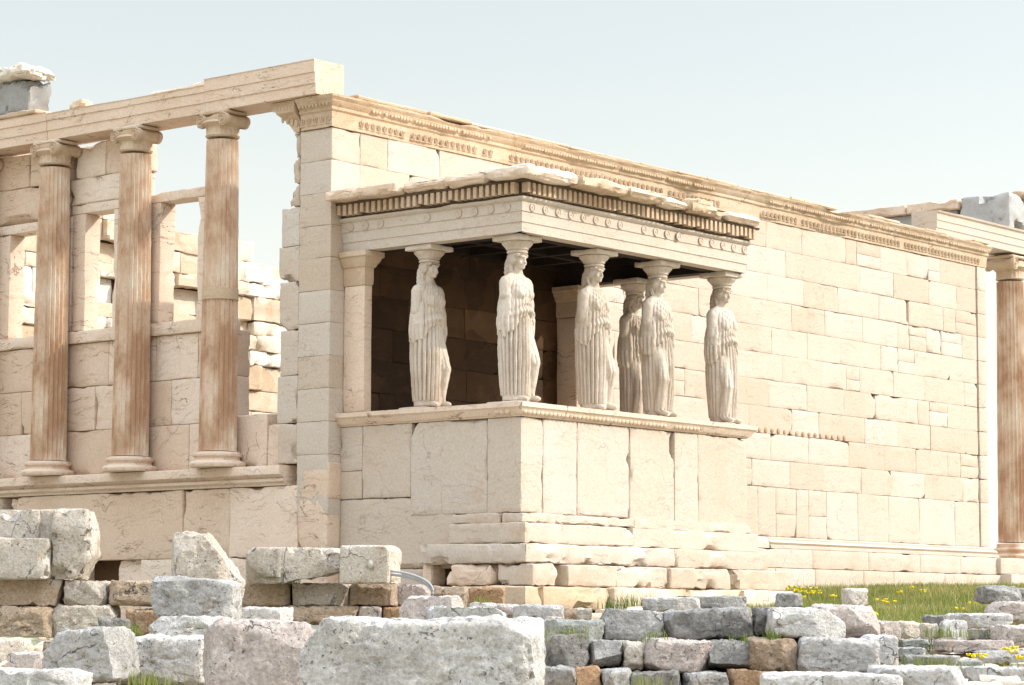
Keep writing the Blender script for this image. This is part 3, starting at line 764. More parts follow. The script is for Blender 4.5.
# ------------------------------------------------------------------ east portico: corner column and entablature
ionic('single tall fluted column beyond the far end of the sunlit wall', None, 6.60, 0.345, 0.29, 0.30, 0.50, (22.0, 0.42, 0.0), 0.98, 0.72, 'y')
def east_end():
    rng = random.Random(5)
    m = MB(); z = [(-0.02, -0.36, 0.3), (-0.365, -0.80, 0.55)]
    for a, b, p in z:
        for x0, x1 in ((20.16+p*0, 21.6), (21.6, 22.75+p)): block(m, x0, x1, 0.05-p, 11.5, b, a, 0.02, 0.005, seg=.25, tone=rng.random())
    o = m.build('portico_step', M['south']); tag(o, 'marble steps under the single column past the wall end', 'steps')
    root = tag(empty('entablature_beam'), 'cream banded beam running from the wall corner over the single end column', 'beam')
    m = MB(); prof = [(-0.6, 6.655), (0.0, 6.655), (0.0, 6.80), (0.016, 6.805), (0.016, 6.96), (0.032, 6.965), (0.032, 7.10), (0.07, 7.13), (0.08, 7.17), (-0.6, 7.17)]
    sweep(m, prof, [(18.35, 0.12), (22.45, 0.12), (22.45, 11.2)], 0.15, 0.02, 1.0, 12, .75); m.build('beam_block', M['south'], root)
    m = MB(); block(m, 18.5, 20.2, -0.02, 0.6, 6.602, 6.652, 0.03, 0.01, tone=.5); m.build('bedding_slab', M['trim'], root)
    m = MB(); block(m, 21.62, 22.25, 1.50, 11.0, 7.173, 7.72, 0.03, 0.02, seg=.2); o = m.build('frieze_block', M['greystone'])
    tag(o, 'long grey frieze course showing above the sunlit wall under a tan capping beam', 'stone block')
    m = MB(); block(m, 21.5, 22.3, 1.42, 2.72, 7.723, 7.95, 0.03, 0.01, tone=.4); block(m, 21.5, 22.3, 2.74, 11.0, 7.723, 7.95, 0.03, 0.01, tone=.3); o = m.build('capping_beam', M['west'])
    tag(o, 'thin tan capping beam lying along the long grey frieze course', 'beam')
    m = MB(); block(m, 21.55, 23.1, 0.16, 1.40, 7.173, 7.98, 0.08, 0.06, seg=.06, chip=1.5, cuts=[(1, -1, 1.6, 22.0, 0.2, 8.02)]); o = m.build('frieze_corner_block', M['greystone'])
    tag(o, 'tall pale-grey corner block with sloping top above the single end column', 'stone block')
    m = MB(); block(m, 22.35, 23.2, -0.1, 0.9, 7.93, 8.12, 0.05, 0.03, seg=.08, chip=1.5); o = m.build('cornice_fragment', M['trim'])
    tag(o, 'brown cornice fragment perched on the pale-grey corner block', 'stone block')
east_end()

# ------------------------------------------------------------------ porch of the six statues
PX0, PX1, PY = 0.26, 5.95, -3.55
def podium():
    rng = random.Random(31); root = tag(empty('porch_podium'), 'high marble podium of upright slabs on rough steps, carrying the statues', 'podium')
    g = 0.004; w = MB()
    def W(y0, y1, z0, z1, **k): block(w, PX0+k.pop('x', 0), PX0+0.5, y0+g/2, y1-g/2, z0+g/2, z1-g/2, k.pop('wear', .014), .004, seg=.06, tone=k.pop('tone', None), **k)
    def S(x0, x1, z0, z1, **k): block(w, x0+g/2, x1-g/2, PY+k.pop('y', 0), PY+0.5, z0+g/2, z1-g/2, k.pop('wear', .016), .004, seg=.06, tone=k.pop('tone', None), **k)
    # west side
    W(PY, -2.92, 0.165, 1.535, tone=.55, wear=.01); W(-2.92, -1.44, 0.165, 1.535, tone=.75, x=-.004)
    W(-1.44, -0.46, 0.44, 1.535, tone=.4); W(-0.46, -0.001, 0.86, 1.535, tone=.6); W(-0.46, -0.001, 0.44, 0.86)
    W(-2.31, -0.001, -0.62, 0.438, x=.012, tone=.5) ; W(-1.9, -0.001, -1.4, -0.62, x=-.01, tone=.3)
    pass
    # south side
    for a, b, t in ((PX0+.5, 1.55, .9), (1.55, 2.83, .8), (2.83, 3.98, .5), (3.98, 4.6, .7), (4.6, PX1, .35)):
        S(a, b, 0.165 if b < 3 else 0.0, 1.535, tone=t, wear=.024 if 2.8 < b < 4.5 else .014, y=-.006*rng.random()); 
    w.build('slab_courses', M['south'], root)
    # east side
    e = MB()
    for a, b in ((PY+.5, -2.2), (-2.2, -1.1), (-1.1, -0.002)): block(e, PX1-.5, PX1, a+g, b, 0.0, 1.535, seg=.3)
    e.build('east_slabs', M['south'], root)
    c = MB(); c.add(*box_vf(PX0+.1, PX1-.1, PY+.1, -.004, -1.3, 1.70)); c.build('core', M['patina_shade'], root)
    # moulded ledge
    l = MB(); prof = [(-0.5, 1.538), (0.01, 1.538), (0.02, 1.56), (0.045, 1.565), (0.09, 1.625), (0.10, 1.645), (0.105, 1.65), (0.13, 1.67), (0.135, 1.735), (-0.5, 1.74)]
    sweep(l, prof, [(PX0, -0.002), (PX0, PY), (PX1, PY), (PX1, -0.002)], 0.07, 0.03, 0.9, 33, .6)
    def eggs(p, q, k0):
        eg = l
        L = math.hypot(q[0]-p[0], q[1]-p[1]); n = int(L/0.095)
        for i in range(n+1):
            t = i/n; x, y = p[0]+(q[0]-p[0])*t, p[1]+(q[1]-p[1])*t
            if fbm(np.array([[x*.8, y*.8, k0]]), 8, 3)[0] < 0.42: ellipsoid(eg, (x, y, 1.607), (0.050, 0.034, 0.042) if k0 == 1.0 else (0.034, 0.050, 0.042), nu=10, nv=7, tone=.2+.3*rng.random())
    eggs((PX0+.0, PY-.062), (PX1, PY-.062), 1.0); eggs((PX0-.062, PY+.0), (PX0-.062, -2.25), 2.0)
    l.build('ledge_molding', M['west'], root)
    fl = MB(); 
    for a, b in split_pairs(PX0+.15, PX1-.15, 1.4, rng): block(fl, a, b, PY+.2, -.01, 1.70, 1.752, .01, .003, seg=.3)
    fl.build('floor_slab', M['west'], root)
    # base moulding and the rough steps
    def ring(z0, z1, p, y_end, mean, x_end=PX1, wear=.035, sk=(), ch=1.9):
        for a, b in split_pairs(PX0-p, x_end+p*0.5, mean, rng):
            part_block('step_block', M['south'], root, a+g, b-g, PY-p-(rng.random()*.05 if a < 1 else 0), PY+.3, z0, z1-.005, wear*(1 if a < 1 else .2), .02 if a < 1 else .005, seg=.07, chip=ch*.8, tone=.3+.7*rng.random())
        if y_end is not None:
            for a, b in split_pairs(PY-p+.4, y_end, mean, rng): part_block('step_block', M['south'], root, PX0-p-rng.random()*.01, PX0+.3, a+g, b-g, z0, z1-.005, wear, .02, seg=.07, chip=ch*.8, tone=.3+.7*rng.random())
    ring(0.02, 0.165, 0.06, -2.30, 3.4, wear=.018); ring(-0.27, 0.02, 0.15, -2.31, 3.1, wear=.022)
    ring(-0.56, -0.275, 0.32, -1.9, 3.4, wear=.05)
    for k, (a, b) in enumerate(split_pairs(PX0-.2, PX1+.6, 1.5, rng)):
        part_block('step_block', M['inner'], root, a+.01, b-.02, PY-.55-.06*rng.random(), PY+.3, -1.22, -0.885, .05, .02, seg=.1, tone=rng.random())
    part_block('step_block', M['inner'], root, PX0-.62, PX0-.22, PY-.58, -2.6, -1.22, -.885, .05, .02, seg=.1); part_block('step_block', M['inner'], root, PX0-.55, PX0+.2, -2.59, -1.2, -1.22, -.885, .05, .02, seg=.1)
    for (x0, x1, z0, z1) in ((-.02, .55, -.88, -.565), (.75, 1.9, -.88, -.57), (1.93, 3.2, -.88, -.57), (3.25, 4.9, -.88, -.57), (4.95, 6.4, -.88, -.57)):
        part_block('foundation_block', M['south'], root, x0, x1, PY-.42-.05*rng.random(), PY+.2, z0, z1, .03, .015, seg=.07, chip=1.2, tone=rng.random())
    part_block('foundation_block', M['west'], root, PX0-.38, PX0+.2, -3.3, -2.45, -.88, -.565, .07, .03, seg=.08, chip=1.5); part_block('foundation_block', M['west'], root, PX0-.2, PX0+.2, -2.05, -1.85, -.88, -.565, .06, .03, seg=.08)
def split_pairs(a, b, mean, rng):
    e = split(a, b, mean, rng, .2); return list(zip(e[:-1], e[1:]))
podium()

def pilaster(x0, x1, label):
    o = tag(empty('porch_pilaster', (0, 0, 0)), label, 'pilaster', None)
    m = MB(); block(m, x0, x1, -0.44, -0.012, 1.755, 3.68, .012, .004, seg=.2, tone=.4); m.build('shaft', M['west'], o)
    c = MB(); prof = [(-.07, 3.683), (.0, 3.683), (.015, 3.72), (.015, 3.95), (.04, 3.97), (.05, 4.0), (.09, 4.06), (.10, 4.10), (.13, 4.12), (.13, 4.195), (-.07, 4.195)]
    sweep(c, prof, [(x0, -.012), (x0, -.44), (x1, -.44), (x1, -.012)], .06, .01, 2, 6, .5); block(c, x0+.02, x1-.02, -.41, -.012, 3.70, 4.19, .002, .001)
    c.build('capital', M['trim'], o)
pilaster(0.30, 0.47, 'square pilaster at the shaded west end of the porch, against the corner of the wall')
pilaster(5.50, 5.90, 'square pilaster with carved head behind the third statue of the porch')

def entablature():
    rng = random.Random(77); root = tag(empty('porch_entablature'), 'porch roof beam with discs, dark toothed band and broken overhanging cornice, borne by statues', 'entablature')
    a = MB(); prof = [(-0.24, 4.205), (0.0, 4.205), (0.0, 4.345), (0.014, 4.35), (0.014, 4.50), (0.028, 4.505), (0.028, 4.645), (0.05, 4.655), (0.075, 4.685), (0.075, 4.715), (-0.24, 4.715)]
    sweep(a, prof, [(PX0, -.006), (PX0, PY), (PX1, PY), (PX1, -.006)], .08, .028, 1.0, 3, .7)
    a.build('architrave', M['south'], root)
    ib = MB(); sweep(ib, [(-.46, 4.208), (-.242, 4.208), (-.242, 4.714), (-.46, 4.714)], [(PX0, -.006), (PX0, PY), (PX1, PY), (PX1, -.006)], .1, .01, 2, 4, .5); ib.build('inner_beam', M['ceiling'], root)  # inner faces coloured with the ceiling's painted shade
    def disc(x, y, ax, t):
        d = MB()
        r = .062; V = []; n = 20
        for q, h in ((r, .0), (r, .016), (r*.72, .018), (r*.68, .010), (r*.25, .012), (r*.2, .02)):
            for j in range(n):
                b = 2*math.pi*j/n; u, v = q*math.cos(b), q*math.sin(b)
                V.append((x+u, y-h, 4.575+v) if ax == 'S' else ((x-h, y+u, 4.575+v) if ax == 'W' else (x+h, y+u, 4.575+v)))
        F = [[i*n+j, i*n+(j+1) % n, (i+1)*n+(j+1) % n, (i+1)*n+j] for i in range(5) for j in range(n)]; F.append([5*n+j for j in range(n)])
        d.add(V, F, t); d.build('rosette', M['south'], root)
    for i in range(19): 
        if i not in (8, 13): disc(PX0+.2+i*.3, PY-.028, 'S', .4+.3*rng.random())
    for i in range(11):
        if i not in (4, 6, 7): disc(PX0-.028, PY+.25+i*.31, 'W', .3+.3*rng.random())
    t = MB(); zd0, zd1 = 4.745, 4.90
    # backing of the toothed band, crusted, with the cornice shadow painted into its colour
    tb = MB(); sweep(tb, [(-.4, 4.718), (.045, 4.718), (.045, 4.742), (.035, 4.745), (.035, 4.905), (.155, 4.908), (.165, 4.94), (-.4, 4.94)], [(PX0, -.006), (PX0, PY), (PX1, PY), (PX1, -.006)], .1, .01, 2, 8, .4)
    tb.build('dentil_backing', M['crust_shade'], root)
    def teeth(p, q, out):
        L = math.hypot(q[0]-p[0], q[1]-p[1]); n = int(L/.118)
        for i in range(n+1):
            x, y = p[0]+(q[0]-p[0])*i/n, p[1]+(q[1]-p[1])*i/n
            if fbm(np.array([[x*1.1, y*1.1, 3.0]]), 18, 3)[0] > 2: continue
            h = .028+.006*rng.random(); z0 = zd0+(.03*rng.random() if rng.random() < .3 else 0)
            if out == 'S': t.add(*box_vf(x-h, x+h, y-.115, y, z0, zd1+.006), .4)
            elif out == 'W': t.add(*box_vf(x-.115, x, y-h, y+h, z0, zd1+.006), .4)
            else: t.add(*box_vf(x, x+.115, y-h, y+h, z0, zd1+.006), .4)
    teeth((PX0-.02, PY-.036), (PX1+.03, PY-.036), 'S'); teeth((PX0-.036, PY+.06), (PX0-.036, -.06), 'W'); teeth((PX1+.036, PY+.06), (PX1+.036, -.06), 'E')
    t.build('dentil_band', M['trim'], root)
    def cs(x0, x1, y0, y1, z1=5.10, wear=.05, **k): part_block('cornice_block', M['trim'] if y1 < -3 and x0 > .5 else M['west'], root, x0, x1, y0, y1, 4.943, z1, wear*1.25, .03, seg=.05, chip=k.pop('chip', 1.6), tone=rng.random(), **k)
    # west side: near the wall a projecting piece, then worn lengths, then the corner
    cs(PX0-.40, PX0+.5, -1.42, .0, 5.10, .03); cs(PX0-.25, PX0+.5, -2.30, -1.424, 5.11, .08); cs(PX0-.30, PX0+.5, PY+.45, -2.304, 5.115, .07)
    # south side
    cs(PX0-.36, 1.1, PY-.40, PY+.446, 5.115, .06); cs(1.104, 2.3, PY-.45, PY+.5, 5.10, .03); cs(2.304, 3.25, PY-.44, PY+.5, 5.10, .04)
    cs(3.254, 4.0, PY-.32, PY+.5, 5.08, .08); cs(4.004, 4.75, PY-.34, PY+.5, 5.10, .04); cs(4.754, 5.1, PY-.14, PY+.5, 5.06, .08); cs(5.104, PX1+.10, PY-.27, PY+.6, 5.10, .10, chip=2.2)
    cs(PX1-.5, PX1+.16, PY+.604, -.006, 5.09, .08)
    for a_, b_ in split_pairs(PX0+.5, PX1-.5, 1.2, rng): part_block('roof_slab', M['inner'], root, a_+.004, b_-.004, PY+.5, -.008, 4.72, 5.06+.03*rng.random(), .02, .01, seg=.2)
    k = MB(); n = 6
    for i in range(n+1):
        x = PX0+.46+(PX1-PX0-.92)*i/n; k.add(*box_vf(x-.06, x+.06, PY+.462, -.01, 4.46, 4.66), .5)
    for j in range(4):
        y = PY+.52+(-.1-PY-.55)*j/3; k.add(*box_vf(PX0+.462, PX1-.462, y-.055, y+.055, 4.463, 4.657), .5)
    k.add(*box_vf(PX0+.3, PX1-.3, PY+.3, -.011, 4.662, 4.712), .3)
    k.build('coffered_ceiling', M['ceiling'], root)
    m = MB(); block(m, 4.3, 4.75, PY-.24, PY+.1, 5.085, 5.21, .05, .03, seg=.06, chip=1.2); o = m.build('broken_fragment', M['inner'])
    tag(o, 'jagged marble fragment lying on the broken edge of the porch roof', 'fragment')
entablature()

# ------------------------------------------------------------------ the six draped statues
def voxel(mb, size, smooth_it=2):
    me = bpy.data.meshes.new('tmp'); me.from_pydata(np.concatenate(mb.v).tolist(), [], mb.f); me.update()
    o = bpy.data.objects.new('tmp', me); scene.collection.objects.link(o)
    md = o.modifiers.new('r', 'REMESH'); md.mode = 'VOXEL'; md.voxel_size = size; md.adaptivity = 0
    if smooth_it: s = o.modifiers.new('s', 'SMOOTH'); s.iterations = smooth_it; s.factor = 0.5
    dg = bpy.context.evaluated_depsgraph_get(); ev = o.evaluated_get(dg); m2 = ev.to_mesh()
    n = len(m2.vertices); V = np.empty(n*3); m2.vertices.foreach_get('co', V); V = V.reshape(-1, 3)
    N = np.empty(n*3); m2.vertices.foreach_get('normal', N); N = N.reshape(-1, 3)
    F = [list(p.vertices) for p in m2.polygons]
    ev.to_mesh_clear(); bpy.data.objects.remove(o); bpy.data.meshes.remove(me)
    return V, N, F

def loft(mb, secs, n=48):
    """secs: (z, a, b, cx, cy) ellipses."""
    V = []; F = []
    for z, a, b, cx, cy in secs:
        for j in range(n):
            t = 2*math.pi*j/n; V.append((cx+a*math.cos(t), cy+b*math.sin(t), z))
    k = len(secs)
    for i in range(k-1):
        for j in range(n): F.append([i*n+j, i*n+(j+1) % n, (i+1)*n+(j+1) % n, (i+1)*n+j])
    F.append(list(range(n))[::-1]); F.append([(k-1)*n+j for j in range(n)]); mb.add(V, F)
def limb(mb, p, q, r0, r1, n=16, m=6):
    p, q = np.array(p, float), np.array(q, float); d = (q-p)/np.linalg.norm(q-p)
    a = np.cross(d, [0.3, 1, 0.1]); a /= np.linalg.norm(a); b = np.cross(d, a); V = []; F = []
    for i in range(m+1):
        t = i/m; r = r0+(r1-r0)*t
        for j in range(n):
            w = 2*math.pi*j/n; V.append(p+(q-p)*t+(a*math.cos(w)+b*math.sin(w))*r)
    for i in range(m):
        for j in range(n): F.append([i*n+j, i*n+(j+1) % n, (i+1)*n+(j+1) % n, (i+1)*n+j])
    F.append(list(range(n))[::-1]); F.append([m*n+j for j in range(n)]); mb.add(V, F)
    ellipsoid(mb, tuple(p), (r0,)*3); ellipsoid(mb, tuple(q), (r1,)*3)

def statue(mirror, seed, near_arm, far_arm, worn=0.0, chest=1.0):
    """Faces -y.  Unmirrored: weight on the right (-x) leg, whose cloth falls in flutes; left (+x) knee bent."""
    s = -1 if mirror else 1
    B = MB()
    secs = [(0.03, .235, .205, -.01, .0), (0.10, .235, .205, -.01, .0), (.30, .255, .225, -.01, .005), (.55, .275, .24, -.01, .005), (.80, .285, .245, -.012, .01), (.95, .287, .235, -.012, .012),
            (1.10, .278, .222, -.012, .012), (1.22, .268, .212, -.01, .01), (1.32, .262, .205, -.008, .01), (1.42, .248, .190, -.004, .01), (1.54, .246, .188, 0, .005), (1.64, .252, .172, 0, .015), (1.71, .235, .140, 0, .025), (1.765, .165, .10, 0, .03), (1.80, .09, .075, 0, .02)]
    loft(B, [(z, a, b, cx*s, cy) for z, a, b, cx, cy in secs])
    for k in (-1, 1): limb(B, (k*.06, .03, 1.80), (k*.20, .02, 1.70), .062, .085)
    # bent leg pressing through the cloth
    limb(B, (.115*s, -.06, 1.0), (.150*s, -.215, .57), .125, .098); limb(B, (.150*s, -.215, .57), (.155*s, -.130, .12), .095, .075)
    ellipsoid(B, (.165*s, -.225, .065), (.058, .115, .045)); ellipsoid(B, (-.12*s, -.225, .055), (.055, .085, .04))
    # breasts, shoulders, broken arms
    for k in (-1, 1): ellipsoid(B, (k*.10, -.120, 1.525), (.088, .078, .085)); ellipsoid(B, (k*.215, .02, 1.675), (.092, .088, .085))
    for k, ln in ((-1, near_arm), (1, far_arm)):
        if ln > 0:
            e = (k*(.262+.03*ln), .02-.01*ln, 1.67-ln); limb(B, (k*.25, .02, 1.66), e, .078, .066)
    # cloth hanging at the sides under the arms
    for k in (-1, 1): loft(B, [(.95, .055, .10, k*.25, .02), (1.1, .072, .13, k*.25, .02), (1.3, .068, .12, k*.245, .02), (1.5, .05, .10, k*.235, .02)], 24)
    # neck and head
    limb(B, (0, .03, 1.74), (0, .005, 1.90), .078, .072)
    ellipsoid(B, (0, -.005, 2.005), (.093, .118, .132)); ellipsoid(B, (0, -.055, 1.955), (.068, .070, .085)); ellipsoid(B, (0, -.095, 1.903), (.034, .03, .03))
    ellipsoid(B, (0, -.128, 1.985), (.0165, .024, .042)); ellipsoid(B, (0, -.139, 1.966), (.022, .020, .016)); ellipsoid(B, (0, -.112, 2.045), (.075, .03, .02))
    ellipsoid(B, (0, -.116, 1.934), (.030, .019, .010)); ellipsoid(B, (0, -.112, 1.918), (.026, .018, .010))
    for k in (-1, 1): ellipsoid(B, (k*.04, -.100, 2.010), (.022, .014, .012)); ellipsoid(B, (k*.045, -.088, 1.965), (.032, .03, .036))
    V, N, F = voxel(B, 0.0092, 3)
    x, y, z = V[:, 0]*s, V[:, 1], V[:, 2]
    th = np.arctan2(y*1.15, x)                                  # -pi/2 is the front
    front = np.exp(-((th+np.pi/2)/0.9)**2)
    rn = fbm(np.stack([x*5, y*5, z*1.2], 1), seed, 3)
    # edge of the overfold: arched over the belly, dropping towards the hips
    side = np.minimum(1, np.abs(np.cos(th)))
    hem = 1.235-.30*side**2.2+.025*np.sin(th*9+seed)+.02*rn
    hem = np.where(y > .05, .98+.03*np.sin(th*7), hem)
    body = sstep(1.80, 1.72, z)
    over = sstep(hem-.012, hem+.006, z)*body
    # pouch hanging over the belt
    arch = 1.285-.10*side**2
    pouch = .030*np.exp(-((z-arch)/.035)**2)*np.clip(front*1.4, 0, 1)-.018*np.exp(-((z-arch-.075)/.022)**2)*front
    # deep vertical flutes of the skirt, free of the bent leg
    kx, ky = .15, -.16
    leg = np.exp(-(((x-kx-.00)/.135)**2+((y-ky)/.16)**2))*sstep(1.20, .95, z)*sstep(.02, .2, z)
    fold_n = 23
    ph = th*fold_n/2+1.5*rn+seed
    ridge = np.abs(np.sin(ph))**0.55
    skirt = (1-over)*sstep(1.32, 1.1, z)*sstep(.085, .12, z)
    r2 = np.abs(np.sin(ph*2+.7))**0.6
    d = skirt*(((ridge-.72+.25*rn)*.068+(r2-.7)*.016)*(1-.96*np.clip(leg*1.35, 0, 1)))
    d += skirt*leg*.012*np.sin(th*11+z*7.0+2.2*rn)*(.6)
    # overfold: shallower, softer folds; v-shaped across the chest
    sag = z+0.9*np.abs(x)*(x*0+1)
    f2 = np.abs(np.sin(th*13+1.2*rn+seed))**.7
    vf = np.sin((z-1.45-1.05*np.abs(x))*62+2.5*rn)
    up = sstep(1.36, 1.50, z)
    limbmask = np.where((np.abs(x) > .27) & (z > 1.2), 0.15, 1.0)
    d += over*(.026+limbmask*((1-up)*(f2-.6)*.036+up*(.0055*vf*front+(f2-.6)*.012)))
    d += pouch*over
    # armholes and neckline edge
    d += .006*np.exp(-((np.hypot(x, y-.01)-.115)/.012)**2)*sstep(1.68, 1.70, z)*body
    # weathering
    head = sstep(1.80, 1.84, z)
    d += (1-.5*head)*(.004*fbm(V*22, seed+3, 3)+.006*fbm(V*7, seed+5, 3)) - worn*head*.008*np.maximum(0, fbm(V*16, seed+7, 3))
    V = V+N*d[:, None]
    hs = sstep(1.78, 1.86, V[:, 2])*.17; V[:, 0] *= 1+hs; V[:, 1] *= 1+hs*.9
    V[:, 2] = np.maximum(V[:, 2], .012)*1.045
    return V, F

def hair_mesh(seed):
    B = MB()
    ellipsoid(B, (0, .022, 2.035), (.118, .125, .125)); ellipsoid(B, (0, .075, 1.97), (.105, .095, .12))
    for k in (-1, 1):
        ellipsoid(B, (k*.085, -.045, 2.075), (.035, .075, .03)); ellipsoid(B, (k*.095, .0, 2.0), (.028, .06, .06))
        limb(B, (k*.085, .05, 1.95), (k*.115, -.02, 1.72), .028, .022); limb(B, (k*.115, -.02, 1.72), (k*.12, -.12, 1.60), .022, .016)
    ellipsoid(B, (0, -.06, 2.10), (.085, .065, .03))
    limb(B, (0, .09, 1.97), (0, .135, 1.70), .095, .085); limb(B, (0, .135, 1.70), (0, .165, 1.42), .085, .06)
    V, N, F = voxel(B, 0.011, 2)
    w = np.sin(V[:, 2]*95+7*np.sin(np.arctan2(V[:, 1], V[:, 0])*6)+seed)
    V = V+N*(.006*w+.005*fbm(V*18, seed, 3))[:, None]
    # keep the face free
    f = (V[:, 1] < -.07) & (V[:, 2] < 2.06) & (V[:, 2] > 1.8) & (np.abs(V[:, 0]) < .075)
    V[f, 1] = -.07
    hs = sstep(1.70, 1.90, V[:, 2])*.17; V[:, 0] *= 1+hs; V[:, 1] *= 1+hs*.9; V[:, 2] *= 1.045
    return V, F

def capital_mesh():
    c = MB()
    fn = lambda r, z, th: r*(1+.045*np.maximum(0, np.cos(th*18))*sstep(2.19, 2.23, z)*sstep(2.325, 2.30, z))
    lathe(c, [(.115, 2.09), (.152, 2.105), (.156, 2.135), (.140, 2.150), (.148, 2.165), (.166, 2.178), (.166, 2.20), (.178, 2.225), (.203, 2.265), (.222, 2.295), (.226, 2.325), (.20, 2.340)], 108, fn=fn)
    c.v = [np.stack([q[:, 0], q[:, 1], 2.448-(2.448-q[:, 2])*.72], 1) for q in c.v]
    return c
def add_statue(x, y, z, label, mirror, seed, near, far, turn=0.0, worn=0.0):
    o = empty('caryatid_statue', (x, y, z)); o.rotation_euler = (0, 0, R(turn)); tag(o, label, 'statue', 'draped statues bearing the porch roof')
    V, F = statue(mirror, seed, near, far, worn); V = V*np.array([.94, .94, 1.0])
    MB().add(V, F).build('figure', M['statue'], o, smooth=True)
    V, F = hair_mesh(seed); V = V*np.array([.95, .95, 1.0]); MB().add(V, F).build('hair', M['statue'], o, smooth=True)
    k = capital_mesh().build('capital', M['statue'], o, smooth=True, sharp=40)
    part_block('abacus', M['statue'], k, -.262, .262, -.262, .262, 2.366, 2.448, .016, .006, seg=.06, tone=.6)
    p = MB(); block(p, -.34, .34, -.31, .30, -.055, .014, .02, .006, seg=.1); p.build('plinth', M['statue'], o)
ZS = 1.755+.055-.055
add_statue(0.62, -3.17, 1.795-.045+.005, 'draped statue standing on the very corner of the podium, under the roof corner', False, 2, 0.16, 0.22, 0, 0.3)
add_statue(0.56, -1.51, 1.795-.045+.005, 'draped statue with an arm broken at the elbow, nearest the square west pilaster', False, 3, 0.27, 0.25, 0, 0.2)
add_statue(2.45, -3.17, 1.795-.045+.005, 'pale draped statue just east of the corner one, long hair on its back, pilaster behind', False, 5, 0.36, 0.30, 0, 0.1)
add_statue(4.07, -3.17, 1.795-.045+.005, 'draped statue partly covering the dark brown one, its skirt folds on the far side', True, 7, 0.25, 0.2, 0, 0.9)
add_statue(5.74, -3.22, 1.795-.045+.005, 'easternmost statue, before the bright wall, a long braid on its shoulder', True, 11, 0.30, 0.0, 0, 0.6)
add_statue(5.50, -1.65, 1.795-.045+.005, 'dark brown shaded statue in the rear, between two pale ones of the front row', True, 13, 0.2, 0.25, 0, 0.3)

